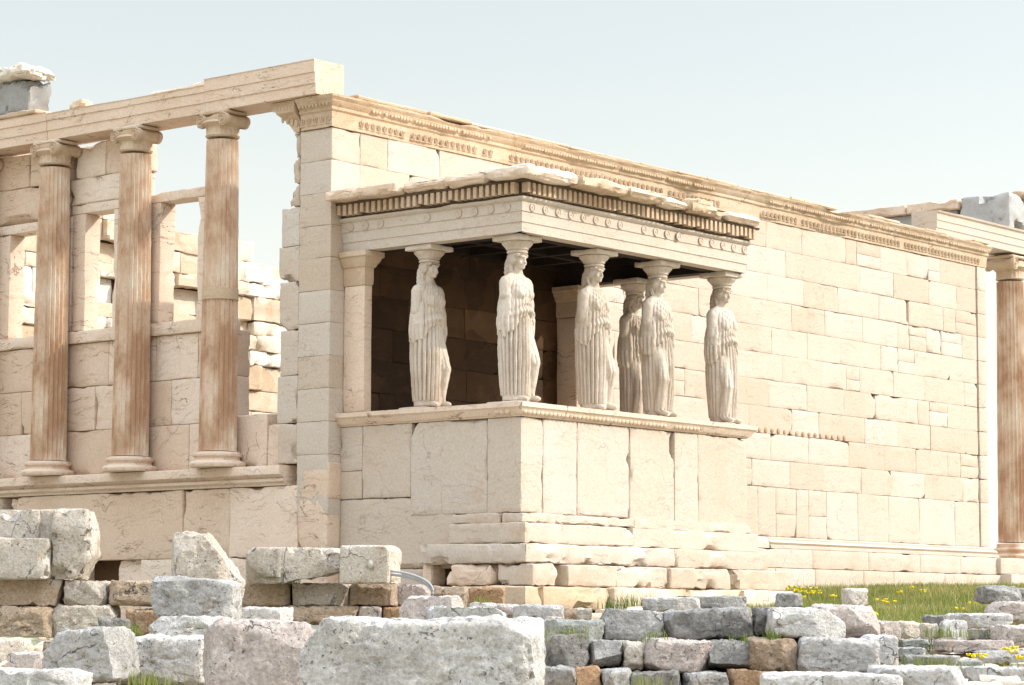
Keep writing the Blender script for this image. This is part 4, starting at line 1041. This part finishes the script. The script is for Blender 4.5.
ROCKS = [  # x, y, z of the foot; width, depth, height; squareness; material; kind; label; shape options
    (-5.39, 0.40, -1.21, 1.09, 0.9, 0.36, 0.9, 'tan', 'wall_stone', 'long tan stone beneath the big socketed block, pitted along its lower edge', dict()),
    (-4.85, -0.25, -1.21, 0.59, 0.9, 0.34, 0.9, 'cream', 'wall_stone', 'short cream wall stone between two longer ones under the dark square hole', dict()),
    (-4.43, -0.76, -1.19, 0.75, 0.9, 0.33, 0.9, 'tan', 'wall_stone', 'tan wall stone with dark speckled end, beside the leaning pointed boulder', dict()),
    (-5.56, 0.30, -1.67, 0.92, 0.9, 0.46, 0.6, 'tan', 'wall_stone', 'cracked tan stone with deep hollows, under the long stone below the socketed block', dict()),
    (-4.94, -0.29, -1.66, 0.95, 0.9, 0.46, 0.75, 'cream', 'wall_stone', 'cream stone with rounded corner beside the dark gap and the rust orange stone', dict()),
    (-4.63, -1.07, -1.59, 0.48, 0.6, 0.35, 0.5, 'orange', 'stone', 'rust orange stone wedged next to a dark gap in the low wall', dict()),
    (-8.90, -3.52, -1.96, 0.48, 0.9, 0.35, 0.3, 'cream', 'stone', 'rounded cream stone in the corner below the hollowed tan stone', dict()),
    (-10.71, -6.11, -1.99, 0.41, 0.8, 0.28, 0.3, 'pink', 'stone', 'small pinkish stone between the grey angular boulder and the frame corner', dict()),
    (-13.93, -9.98, -2.06, 0.89, 0.9, 0.28, 0.35, 'grey', 'boulder', 'low pale boulder lying in front of the small pinkish stone', dict()),
    (-11.60, -8.01, -1.98, 0.79, 1.0, 0.52, 0.45, 'grey', 'boulder', 'angular light grey boulder with a sloping shoulder and a vertical crack', dict(tl=0.45, tilt=4)),
    (-10.45, -7.84, -2.00, 0.83, 1.0, 0.46, 0.8, 'grey', 'stone_block', 'flat-topped grey block between the angular boulder and the large pink block', dict()),
    (-8.92, -6.62, -1.37, 0.87, 0.9, 0.43, 0.85, 'grey', 'stone_block', 'light grey squared block resting on a flat grey slab', dict(tilt=-3, cutb=0.25)),
    (-9.09, -6.73, -1.60, 0.87, 0.9, 0.27, 0.7, 'grey', 'stone_block', 'flat grey slab underneath the light grey squared block', dict(tl=0.3)),
    (-5.75, -3.40, -1.20, 0.90, 0.9, 0.86, 0.45, 'cream', 'boulder', 'tall pointed cream boulder leaning behind the light grey squared block', dict(tl=0.35, tr=0.62)),
    (-3.63, -2.36, -1.20, 0.70, 0.9, 0.33, 0.9, 'tan', 'wall_stone', 'dark pitted tan stone at the start of the row under the carved block', dict()),
    (-3.24, -2.98, -1.20, 0.86, 0.9, 0.31, 0.85, 'cream', 'wall_stone', 'cream row stone with diagonal edge under the carved block', dict()),
    (-2.70, -3.47, -1.19, 0.61, 0.9, 0.30, 0.9, 'tan', 'wall_stone', 'tan row stone with mossy foot beneath the bossed block', dict()),
    (-2.10, -3.65, -1.19, 0.48, 0.8, 0.29, 0.7, 'pink', 'wall_stone', 'pinkish row stone beneath the looping grey conduits', dict()),
    (-3.35, -3.16, -1.42, 0.93, 0.9, 0.23, 0.9, 'tan', 'wall_stone', 'long flat stone in the lowest row behind the big grey block', dict()),
    (-2.92, -3.60, -1.42, 0.34, 0.8, 0.23, 0.8, 'pink', 'wall_stone', 'short pink stone in the lowest row, next to a rusty one', dict()),
    (-2.73, -3.84, -1.42, 0.30, 0.8, 0.22, 0.8, 'orange', 'wall_stone', 'rusty brown stone in the lowest row beside the reddish round boulder', dict()),
    (-5.62, -4.34, -1.46, 0.62, 0.9, 0.24, 0.6, 'grey', 'stone', 'pale grey slab between the squared grey block and the lowest row', dict(tl=0.3)),
    (-1.48, -3.77, -1.20, 0.51, 0.8, 0.28, 0.85, 'tan', 'wall_stone', 'reddish tan foundation stone just past the conduits', dict()),
    (-1.10, -4.08, -1.20, 0.51, 0.8, 0.28, 0.85, 'orange', 'wall_stone', 'ruddy foundation stone left of the dark-streaked long foundation slab', dict()),
    (-13.39, -12.04, -1.98, 0.81, 1.1, 0.60, 0.75, 'pink', 'boulder', 'large pinkish rough block in front, leaning against the big pale one', dict(tilt=-2)),
    (-14.77, -15.01, -1.91, 1.63, 1.2, 0.55, 0.93, 'grey', 'boulder', 'biggest pale grey block in front, cracked and pitted, with flat top', dict(tl=0.22)),
    (-10.37, -11.23, -1.43, 0.59, 0.8, 0.28, 0.3, 'pink', 'boulder', 'rounded boulder with rusty top rising behind the biggest pale block', dict(tl=0.3)),
    (-10.93, -12.12, -1.46, 0.69, 0.8, 0.21, 0.45, 'grey', 'boulder', 'low pale slab stone behind the biggest block, next to the rusty round boulder', dict()),
    (-5.55, -7.79, -1.38, 0.33, 0.6, 0.21, 0.35, 'grey', 'stone', 'small grey stone under the foundation slab, next to a pinkish one', dict()),
    (-5.43, -8.02, -1.33, 0.25, 0.5, 0.15, 0.35, 'pink', 'stone', 'small pinkish stone wedged beside a long grey stone under the foundation', dict()),
    (-5.87, -8.83, -1.46, 0.54, 0.8, 0.26, 0.65, 'grey', 'stone', 'blue-grey oblong stone beneath the overhanging foundation slab', dict()),
    (-6.28, -9.38, -1.43, 0.17, 0.25, 0.11, 0.95, 'cream', 'brick', 'small white brick beside the blue-grey oblong stone, low of the pair', dict()),
    (-5.43, -9.13, -1.36, 0.17, 0.3, 0.13, 0.95, 'cream', 'brick', 'small white brick near the grass tuft under the foundation slab', dict()),
    (-4.85, -8.48, -1.42, 0.25, 0.4, 0.20, 0.4, 'tan', 'stone', 'speckled brown stone between the two small white bricks', dict()),
    (-6.85, -10.07, -1.64, 0.65, 0.9, 0.28, 0.4, 'mossy', 'stone', 'mossy flat stone on the rubble wall, weeds along its edge', dict()),
    (-6.26, -10.39, -1.59, 0.74, 1.0, 0.35, 0.75, 'dark', 'wall_stone', 'long grey stone in the top course with deep shade and weeds beneath', dict(tl=0.25)),
    (-5.83, -11.07, -1.56, 0.97, 1.0, 0.34, 0.8, 'dark', 'wall_stone', 'widest grey top-course stone, brownish patch on its face', dict()),
    (-5.22, -10.15, -1.26, 0.64, 0.9, 0.15, 0.7, 'grey', 'stone', 'thin grey slab behind the top course, nearest the grass tuft', dict()),
    (-4.47, -10.13, -1.24, 0.79, 0.9, 0.15, 0.75, 'dark', 'stone', 'thin dark slab lying behind the widest top-course stone', dict()),
    (-5.29, -11.41, -1.51, 0.20, 0.8, 0.29, 0.5, 'dark', 'stone', 'narrow dark stone set upright between two pale top-course stones', dict()),
    (-5.43, -12.03, -1.54, 0.87, 1.0, 0.33, 0.6, 'grey', 'wall_stone', 'bright grey angular stone in the top course with a small stone on it', dict(tr=0.45)),
    (-5.45, -11.85, -1.22, 0.27, 0.4, 0.15, 0.6, 'dark', 'stone', 'small grey stone sitting on top of the bright angular stone', dict()),
    (-4.71, -12.03, -1.56, 0.77, 1.1, 0.38, 0.55, 'pink', 'wall_stone', 'beige rounded stone with rusty patch closing the top course', dict(tr=0.35)),
    (-3.35, -11.33, -1.20, 0.24, 0.5, 0.21, 0.3, 'cream', 'stone', 'small whitish stone standing in the grass above the beige rounded one', dict()),
    (-7.32, -10.36, -1.87, 0.56, 1.0, 0.38, 0.55, 'dark', 'wall_stone', 'dark angular stone beside the biggest pale block, pale crest', dict()),
    (-7.03, -10.64, -1.83, 0.37, 0.9, 0.28, 0.45, 'dark', 'wall_stone', 'grey rounded stone between the dark angular one and a beige narrow one', dict()),
    (-6.86, -10.84, -1.86, 0.23, 0.9, 0.31, 0.5, 'cream', 'wall_stone', 'narrow beige stone in the middle course above a dark crevice', dict()),
    (-6.62, -11.21, -1.88, 0.77, 1.0, 0.35, 0.6, 'pink', 'wall_stone', 'large pinkish stone in the middle course with undercut lower edge', dict(tl=0.2)),
    (-6.28, -11.62, -1.84, 0.48, 1.0, 0.30, 0.6, 'dark', 'wall_stone', 'grey stone with dark face, next to the rust-marked squared stone', dict()),
    (-6.07, -12.03, -1.86, 0.47, 1.0, 0.34, 0.8, 'tan', 'wall_stone', 'squared stone with a rusty mark on its face in the middle course', dict()),
    (-5.71, -12.55, -1.91, 0.88, 1.1, 0.40, 0.85, 'grey', 'wall_stone', 'long pale squared stone in the middle course with bright upper edge', dict()),
    (-5.19, -12.78, -1.82, 0.39, 1.0, 0.33, 0.5, 'grey', 'wall_stone', 'pale end stone of the middle course, hollowed underneath', dict(tr=0.3)),
    (-7.77, -10.61, -2.07, 0.39, 1.0, 0.27, 0.45, 'dark', 'wall_stone', 'low grey stone at the bottom next to the biggest pale block', dict()),
    (-7.57, -10.85, -2.08, 0.26, 0.8, 0.28, 0.4, 'orange', 'wall_stone', 'brown upright stone in the lowest rubble course', dict()),
    (-7.44, -11.09, -2.07, 0.34, 0.9, 0.25, 0.4, 'grey', 'wall_stone', 'small pale grey stone beside the brown upright one, low in the wall', dict()),
    (-7.27, -11.45, -2.11, 0.56, 0.9, 0.26, 0.45, 'dark', 'wall_stone', 'grey hump-backed stone at the wall foot under the pinkish one', dict()),
    (-6.95, -11.84, -2.10, 0.41, 0.9, 0.25, 0.45, 'dark', 'wall_stone', 'dark hump-backed stone at the wall foot, next to the orange one', dict()),
    (-6.67, -12.17, -2.10, 0.42, 0.9, 0.27, 0.6, 'orange', 'wall_stone', 'orange stained stone at the foot of the rubble wall', dict()),
    (-6.89, -13.24, -2.09, 1.29, 1.2, 0.24, 0.8, 'grey', 'slab', 'long pale slab at the very bottom, in front of the rubble wall', dict()),
    (-6.18, -13.78, -2.07, 0.88, 1.2, 0.28, 0.7, 'grey', 'slab', 'pale broken slab past the rubble wall end, nearest the mossy steps', dict(tr=0.2)),
    (-3.04, -11.54, -1.57, 0.27, 0.7, 0.21, 0.35, 'pink', 'stone', 'rounded beige stone behind the end of the rubble wall', dict()),
    (-2.08, -11.22, -1.55, 0.25, 0.6, 0.19, 0.35, 'cream', 'stone', 'rounded cream stone in line between beige and white ones', dict()),
    (-1.51, -11.19, -1.55, 0.22, 0.5, 0.17, 0.5, 'cream', 'stone', 'small white stone in the grass before the dark cracked one', dict()),
    (-0.97, -10.98, -1.52, 0.29, 0.6, 0.24, 0.45, 'dark', 'stone', 'dark leaning stone below the yellow flowers', dict(tr=0.4)),
    (-1.63, -11.60, -1.58, 0.28, 0.6, 0.24, 0.4, 'grey', 'stone', 'bluish broken stone right against the dark leaning one', dict()),
    (-0.08, -11.04, -1.44, 0.68, 0.9, 0.18, 0.8, 'grey', 'slab', 'flat pale slab on the grassy slope under the corner rocks', dict()),
    (-1.19, -11.65, -1.58, 0.44, 0.8, 0.14, 0.8, 'dark', 'slab', 'flat dark slab beneath the flat pale slab', dict()),
    (-1.42, -12.24, -1.65, 0.46, 0.9, 0.25, 0.5, 'pink', 'boulder', 'purplish grey boulder at the picture edge beside the dark slab', dict()),
    (-2.59, -12.40, -1.70, 0.77, 0.7, 0.14, 0.85, 'pink', 'kerb_stone', 'long pinkish kerb stone running across the mossy steps', dict()),
    (-2.56, -11.57, -1.65, 0.36, 0.6, 0.09, 0.8, 'mossy', 'kerb_stone', 'thin mossy kerb stone at the upper end of the steps', dict()),
    (-3.53, -12.13, -1.75, 0.28, 0.6, 0.11, 0.8, 'mossy', 'kerb_stone', 'short mossy kerb stone between the thin one and the dark one', dict()),
    (-4.05, -12.67, -1.87, 0.61, 0.7, 0.16, 0.75, 'dark', 'kerb_stone', 'dark rough kerb stone behind the pale broken slab', dict()),
    (-3.84, -13.01, -1.86, 0.28, 0.6, 0.10, 0.7, 'mossy', 'kerb_stone', 'small mossy kerb stone amid bright grass', dict()),
    (-2.99, -13.01, -1.81, 0.60, 0.7, 0.14, 0.8, 'grey', 'kerb_stone', 'grey kerb stone at the picture edge beneath the purplish boulder', dict()),
    (-4.62, -13.79, -1.97, 0.75, 0.8, 0.16, 0.75, 'grey', 'kerb_stone', 'lowest grey kerb stone of the steps, weathered and cracked', dict()),
    (2.71, -9.78, -1.12, 0.50, 0.8, 0.24, 0.45, 'dark', 'boulder', 'dark blue-grey boulder in the grass by the portico steps', dict(tr=0.3)),
    (1.08, -10.87, -1.36, 0.55, 0.9, 0.25, 0.5, 'pink', 'boulder', 'pale beige boulder with shaded side, below the dark blue-grey one', dict(tl=0.45)),
    (4.68, -9.03, -1.11, 0.58, 0.8, 0.22, 0.5, 'dark', 'boulder', 'dark stone almost cut off by the picture edge, near the portico steps', dict()),
    (-7.53, -3.76, -1.61, 0.35, 0.7, 0.25, 0.5, 'dark', 'stone', 'dark stone filling the gap behind the angular grey boulder', dict()),
    (-10.74, -9.29, -1.60, 0.28, 0.7, 0.21, 0.5, 'grey', 'stone', 'grey stone half hidden between the squared grey block and the pink block', dict()),
    (-7.85, -3.28, -1.84, 0.47, 0.8, 0.22, 0.5, 'tan', 'stone', 'tan stone behind the angular grey boulder, under the cracked hollow stone', dict()),
]
SOCKET = (-5.5, -0.33, -0.85); CARVED = (-4.01, -3.23, -0.9); BOSSED = (-3.57, -4.08, -0.9); CONDUIT = (-3.25, -4.45, -0.95)
TUFTS = [(-5.35, -9.46, -1.21, 60, 0.08), (-5.19, -9.65, -1.18, 70, 0.12), (-7.53, -10.59, -1.51, 60, 0.1), (-6.98, -11.25, -1.56, 60, 0.08), (-6.44, -11.91, -1.57, 40, 0.07), (-6.31, -12.21, -1.54, 60, 0.05), (-10.35, -7.17, -1.51, 70, 0.07), (-7.69, -10.39, -1.55, 100, 0.12), (-3.96, -3.13, -0.88, 50, 0.1), (-12.27, -9.56, -1.93, 90, 0.12), (-5.05, -7.3, -1.17, 40, 0.05), (-5.04, -13.28, -1.82, 160, 0.15), (-2.62, -12.12, -1.51, 120, 0.15), (-5.77, -13.5, -1.88, 140, 0.1), (-7.82, -11.8, -1.97, 40, 0.1)]

# ------------------------------------------------------------------ loose stones, boulders and the rubble wall
def rock_mesh(w, d, h, rect, seed, tl=0, tr=0, tilt=0, cutb=0):
    rng = random.Random(seed); n = 34 if w > 0.45 else 22
    if w > 1.2: n = 60
    l = np.linspace(-1, 1, n); V, E, F = lattice(l, l, l)
    k = 4.0+rect*14.0
    q = (np.abs(V)**k).sum(1)**(1/k); V = V/q[:, None]
    V = V*np.array([w/2, d/2, h/2])
    def cut(nn, p):
        nonlocal V
        nn = np.array(nn, float); nn /= np.linalg.norm(nn)
        V = V-np.maximum(0, (V-np.array(p))@nn)[:, None]*nn
    if tl: cut((-h*.9, 0, w*tl), (-w/2, 0, h/2-h*.75*min(1, tl*1.4))) if tl > .3 else cut((-h, 0, w*tl*1.2), (-w/2, 0, h*.05))
    if tr: cut((h*.9, 0, w*tr), (w/2, 0, h/2-h*.75*min(1, tr*1.4))) if tr > .3 else cut((h, 0, w*tr*1.2), (w/2, 0, h*.05))
    if cutb: cut((-h, 0, -w*cutb), (-w/2+w*.1, 0, -h/2))
    m = min(w, h, d); S = seed*3.17
    nrm = V/np.array([w, d, h])**2; nrm /= np.linalg.norm(nrm, axis=1)[:, None]+1e-9
    a = (.10-.055*rect)*m*fbm(V/m*1.2+S, seed, 3)+.045*m*fbm(V/m*3.4+S, seed+2, 4)
    rg = 1-np.abs(fbm(V/m*1.7+S+9, seed+5, 4))*4
    a -= .10*m*np.maximum(0, rg-.35)*(1-.45*rect)
    a += .022*np.abs(fbm(V*7+S, seed+4, 4))-.010
    a -= .030*np.maximum(0, fbm(V*9+S, seed+6, 3)-.28)*3
    V = V+nrm*a[:, None]
    # broken facets, cleaved after the weathering
    for i in range(int(24-9*rect)):
        nn = np.array([rng.gauss(0, 1), rng.gauss(0, 1), rng.gauss(0, .75)]); nn /= np.linalg.norm(nn)
        s = (np.abs(nn)*np.array([w/2, d/2, h/2])).sum()*rng.uniform(.64+.17*rect, .96)
        ex = V@nn-s-.02*m*fbm(V/m*3+i, seed, 3)
        V = V-np.where(ex > 0, ex, 0)[:, None]*nn
    V = V+nrm*(.012*fbm(V*14+S, seed+8, 3))[:, None]
    if tilt:
        t = R(tilt); c_, s_ = math.cos(t), math.sin(t); V = np.stack([V[:, 0]*c_-V[:, 2]*s_, V[:, 1], V[:, 0]*s_+V[:, 2]*c_], 1)
    V[:, 2] += h/2
    return V, F
for i, (x, y, z, w, d, h, rect, mat, kind, label, opt) in enumerate(ROCKS):
    rng = random.Random(i+50)
    rub = y < -9 and kind == 'wall_stone'
    if rub: opt['tilt'] = opt.get('tilt', 0)+rng.uniform(-5, 5)
    V, F = rock_mesh(w*(.94 if kind == 'wall_stone' and mat != 'tan' else 1.02), d, h*(.97 if y < -9 and kind == 'wall_stone' else 1.03), rect*(.72 if y < -9 and kind == 'wall_stone' else 1), i+11, **opt)
    o = MB().add(V, F).build(kind, M['rock_'+mat], smooth=True, sharp=27)
    o.location = (x, y, z); o.rotation_euler = (0, 0, R(-50.4+rng.uniform(-7, 7)*(1.2-rect)))
    cat = kind.replace('_', ' ')
    grp = 'dry stones of the rubble wall and foundation rows' if kind == 'wall_stone' else ('kerb stones of the mossy steps' if kind == 'kerb_stone' else None)
    tag(o, label, cat, grp)

# large fallen blocks with cuttings, on the row of wall stones
VIEW_YAW = R(-50.4)
def socket_block():
    m = MB()
    block(m, -1.55, -0.28, .16, .9, .02, .94, .05, .02, seg=.08, chip=1.4, tone=.6)      # body beside the socket
    block(m, -.09, .42, .0, .9, .0, .95, .06, .05, seg=.05, chip=1.6, tone=.7, cuts=[(1, 0, .35, .40, 0, .75), (1, 0, -.5, .36, 0, .2)])
    block(m, -.30, -.06, .22, .9, .01, .94, .02, .01, seg=.1, tone=.5)                     # back of the socket
    block(m, -1.6, -.10, -.14, .3, .0, .55, .05, .02, seg=.08, chip=1.4, tone=.55)        # lower front ledge
    o = m.build('socketed_block', M['rock_cream'], smooth=True, sharp=40); o.location = SOCKET; o.rotation_euler = (0, 0, VIEW_YAW)
    tag(o, 'big cream block with a cut socket and a projecting ledge, on the tan wall stones', 'stone block')
def carved_block():
    m = MB(); block(m, -.62, .62, 0, .7, 0, .47, .03, .012, seg=.06, chip=1.6, tone=.6, cuts=[(-1, -.3, -.7, -.50, 0, .18), (-.7, 0, 1, -.5, 0, .47), (.2, 0, -1.0, -.1, 0, .02)])
    block(m, -.22, -.16, -.014, .05, .08, .45, .008, .003, seg=.06)
    o = m.build('carved_block', M['rock_cream'], smooth=True, sharp=40); o.location = CARVED; o.rotation_euler = (0, 0, VIEW_YAW+R(4))
    tag(o, 'long cream block with broken pointed end, lying on the row stones', 'stone block')
    m = MB(); block(m, -.34, .33, 0, .6, 0, .50, .035, .008, seg=.06, chip=1.0, tone=.8, cuts=[(.7, 0, .7, .30, 0, .45)])
    o = m.build('bossed_block', M['rock_cream'], smooth=True, sharp=40); o.location = BOSSED; o.rotation_euler = (0, 0, VIEW_YAW+R(-14)); tag(o, 'squarish cream block with a small knob on its face', 'stone block')
    b = MB(); ellipsoid(b, (.09, -.01, .25), (.045, .05, .065)); k = b.build('lifting_boss', M['rock_cream'], o, smooth=True)
socket_block(); carved_block()
for k, (dz, lab) in enumerate(((0.0, 'upper grey conduit looping out from behind the bossed block'), (-.045, 'lower grey conduit running just under the upper looping one'))):
    p = []
    for i in range(15):
        t = i/14; q = t*math.pi*.56
        p.append((-.18+.58*math.sin(q), .02*k, .18*math.cos(q)*1.2-.05*t+dz))
    o = tube(MB(), p, .017, 10).build('conduit', M['cable'], smooth=True); o.location = CONDUIT; o.rotation_euler = (0, 0, VIEW_YAW)
    tag(o, lab, 'conduit')

# ------------------------------------------------------------------ grass and flowers
def blades(name, pts, hgt, wid, seed, tone_lo, tone_hi):
    rng = np.random.default_rng(seed); n = len(pts)
    a = rng.random(n)*2*np.pi; h = hgt*(.5+rng.random(n)); w = wid*(.6+.8*rng.random(n)); ln = .75*h*rng.random(n); b = rng.random(n)*2*np.pi
    dx, dy = np.cos(a)*w/2, np.sin(a)*w/2; lx, ly = np.cos(b)*ln, np.sin(b)*ln
    P = np.asarray(pts)
    V = np.empty((n, 5, 3))
    V[:, 0] = P+np.stack([-dx, -dy, -.02+0*h], 1); V[:, 1] = P+np.stack([dx, dy, -.02+0*h], 1)
    V[:, 2] = P+np.stack([dx*.75+lx*.35, dy*.75+ly*.35, h*.55], 1); V[:, 3] = P+np.stack([-dx*.75+lx*.35, -dy*.75+ly*.35, h*.55], 1)
    V[:, 4] = P+np.stack([lx, ly, h], 1)
    I = np.arange(n)[:, None]*5
    F = (I+np.array([[0, 1, 2, 3]])).tolist()+(I+np.array([[3, 2, 4]])).tolist()
    t = np.clip(tone_lo+(tone_hi-tone_lo)*rng.random(n), 0, 1); nz = fbm(P*1.3, seed, 3); t = np.clip(t+.5*nz, 0, 1)
    mb = MB(); mb.add(V.reshape(-1, 3), F, np.concatenate([t, t]))
    o = mb.build(name, M['grass']); o['kind'] = 'stuff'; return o
rng = np.random.default_rng(3)
def scatter(n, u, v, seed, dens=None):
    """Points on the hillside between two lateral and two depth limits (metres along and across the slope)."""
    r_ = np.random.default_rng(seed); lat = u[0]+(u[1]-u[0])*r_.random(n); d = v[0]+(v[1]-v[0])*r_.random(n)
    x = CX+d*FX+lat*FY; y = CY+d*FY-lat*FX; z = ground_z(x, y)
    P = np.stack([x, y, z], 1)
    k = fbm(P*.9, seed, 3) > (dens if dens is not None else -2)
    inside = (y > -.35) | ((x > -.6) & (x < 6.6) & (y > -4.3))
    return P[k & ~inside]
P = np.concatenate([scatter(90000, (2.5, 14), (33, 52), 5, -.75), scatter(16000, (3.4, 9), (25, 33), 6, -.02)])
blades('grass', P, .11, .011, 4, .05, .75)
P = scatter(9000, (3.5, 14), (38, 52), 9, .0); blades('dry_grass', P[::2], .22, .007, 6, .75, 1.1)
P = np.concatenate([scatter(1300, (.4, 4.5), (27.0, 28.4), 7, .15), scatter(2500, (-5.2, 0.2), (22.5, 33), 8, .22), scatter(500, (.3, 3.6), (25.2, 25.9), 17, .36)])
blades('weeds', P, .075, .008, 8, .0, .5)
def tufts():
    P = []; r_ = np.random.default_rng(12)
    for (x, y, z, n, s) in TUFTS:
        q = r_.normal(0, s, (n, 2)); P += [(x+a, y+b, z) for a, b in q]
    blades('tufts', np.array(P), .10, .007, 10, .05, .5)
tufts()
def flowers():
    mb = MB(); r_ = np.random.default_rng(5)
    P = scatter(1500, (4.2, 13), (34.5, 45), 31, .22)[:50]
    P = np.concatenate([P, scatter(500, (3.8, 6), (26, 31), 33, .15)[:12]])
    for p in P:
        h = .15+.12*r_.random(); q = .022+.014*r_.random()
        for k in range(3):
            c = p+np.array([.05*r_.normal(), .05*r_.normal(), h+.03*r_.random()])
            t = r_.random()*6.28; V = [c+np.array([0, 0, .01])]; 
            for j in range(6):
                a = t+j*math.pi/3; V.append(c+np.array([q*math.cos(a), q*math.sin(a), .012*(j % 2)]))
            for j in range(6): V.append(V[1+j]*.5+c*.5-np.array([0, 0, .02]))
            F = [[0, 1+j, 1+(j+1) % 6] for j in range(6)]+[[1+j, 7+j, 7+(j+1) % 6, 1+(j+1) % 6] for j in range(6)]
            mb.add(np.array(V), F, .5)
    o = mb.build('wildflowers', M['flower']); o['kind'] = 'stuff'
flowers()

def gravel():
    mb = MB(); r_ = np.random.default_rng(8); k = random.Random(2)
    P = np.concatenate([scatter(900, (-7, .5), (22, 33.5), 41), scatter(350, (0, 4.5), (24.6, 25.7), 42), scatter(500, (.3, 5), (27.2, 35), 43), scatter(500, (3.6, 9), (25, 33), 44)])
    l = np.linspace(-1, 1, 4); V0, E, F0 = lattice(l, l, l); V0 = V0/((np.abs(V0)**4).sum(1)**.25)[:, None]
    for i, p in enumerate(P):
        s = .03+.11*k.random()**2.2; q = V0*np.array([s*(.8+.8*k.random()), s*(.7+.6*k.random()), s*.6])
        q = q*(1+.35*vnoise(V0*1.4+i*3.1, 3))[:, None]; a = k.random()*6.28
        q = np.stack([q[:, 0]*math.cos(a)-q[:, 1]*math.sin(a), q[:, 0]*math.sin(a)+q[:, 1]*math.cos(a), q[:, 2]], 1)
        mb.add(q+p+np.array([0, 0, s*.2]), F0, k.random())
    o = mb.build('gravel', M['inner'], smooth=True, sharp=50); o['kind'] = 'stuff'
gravel()
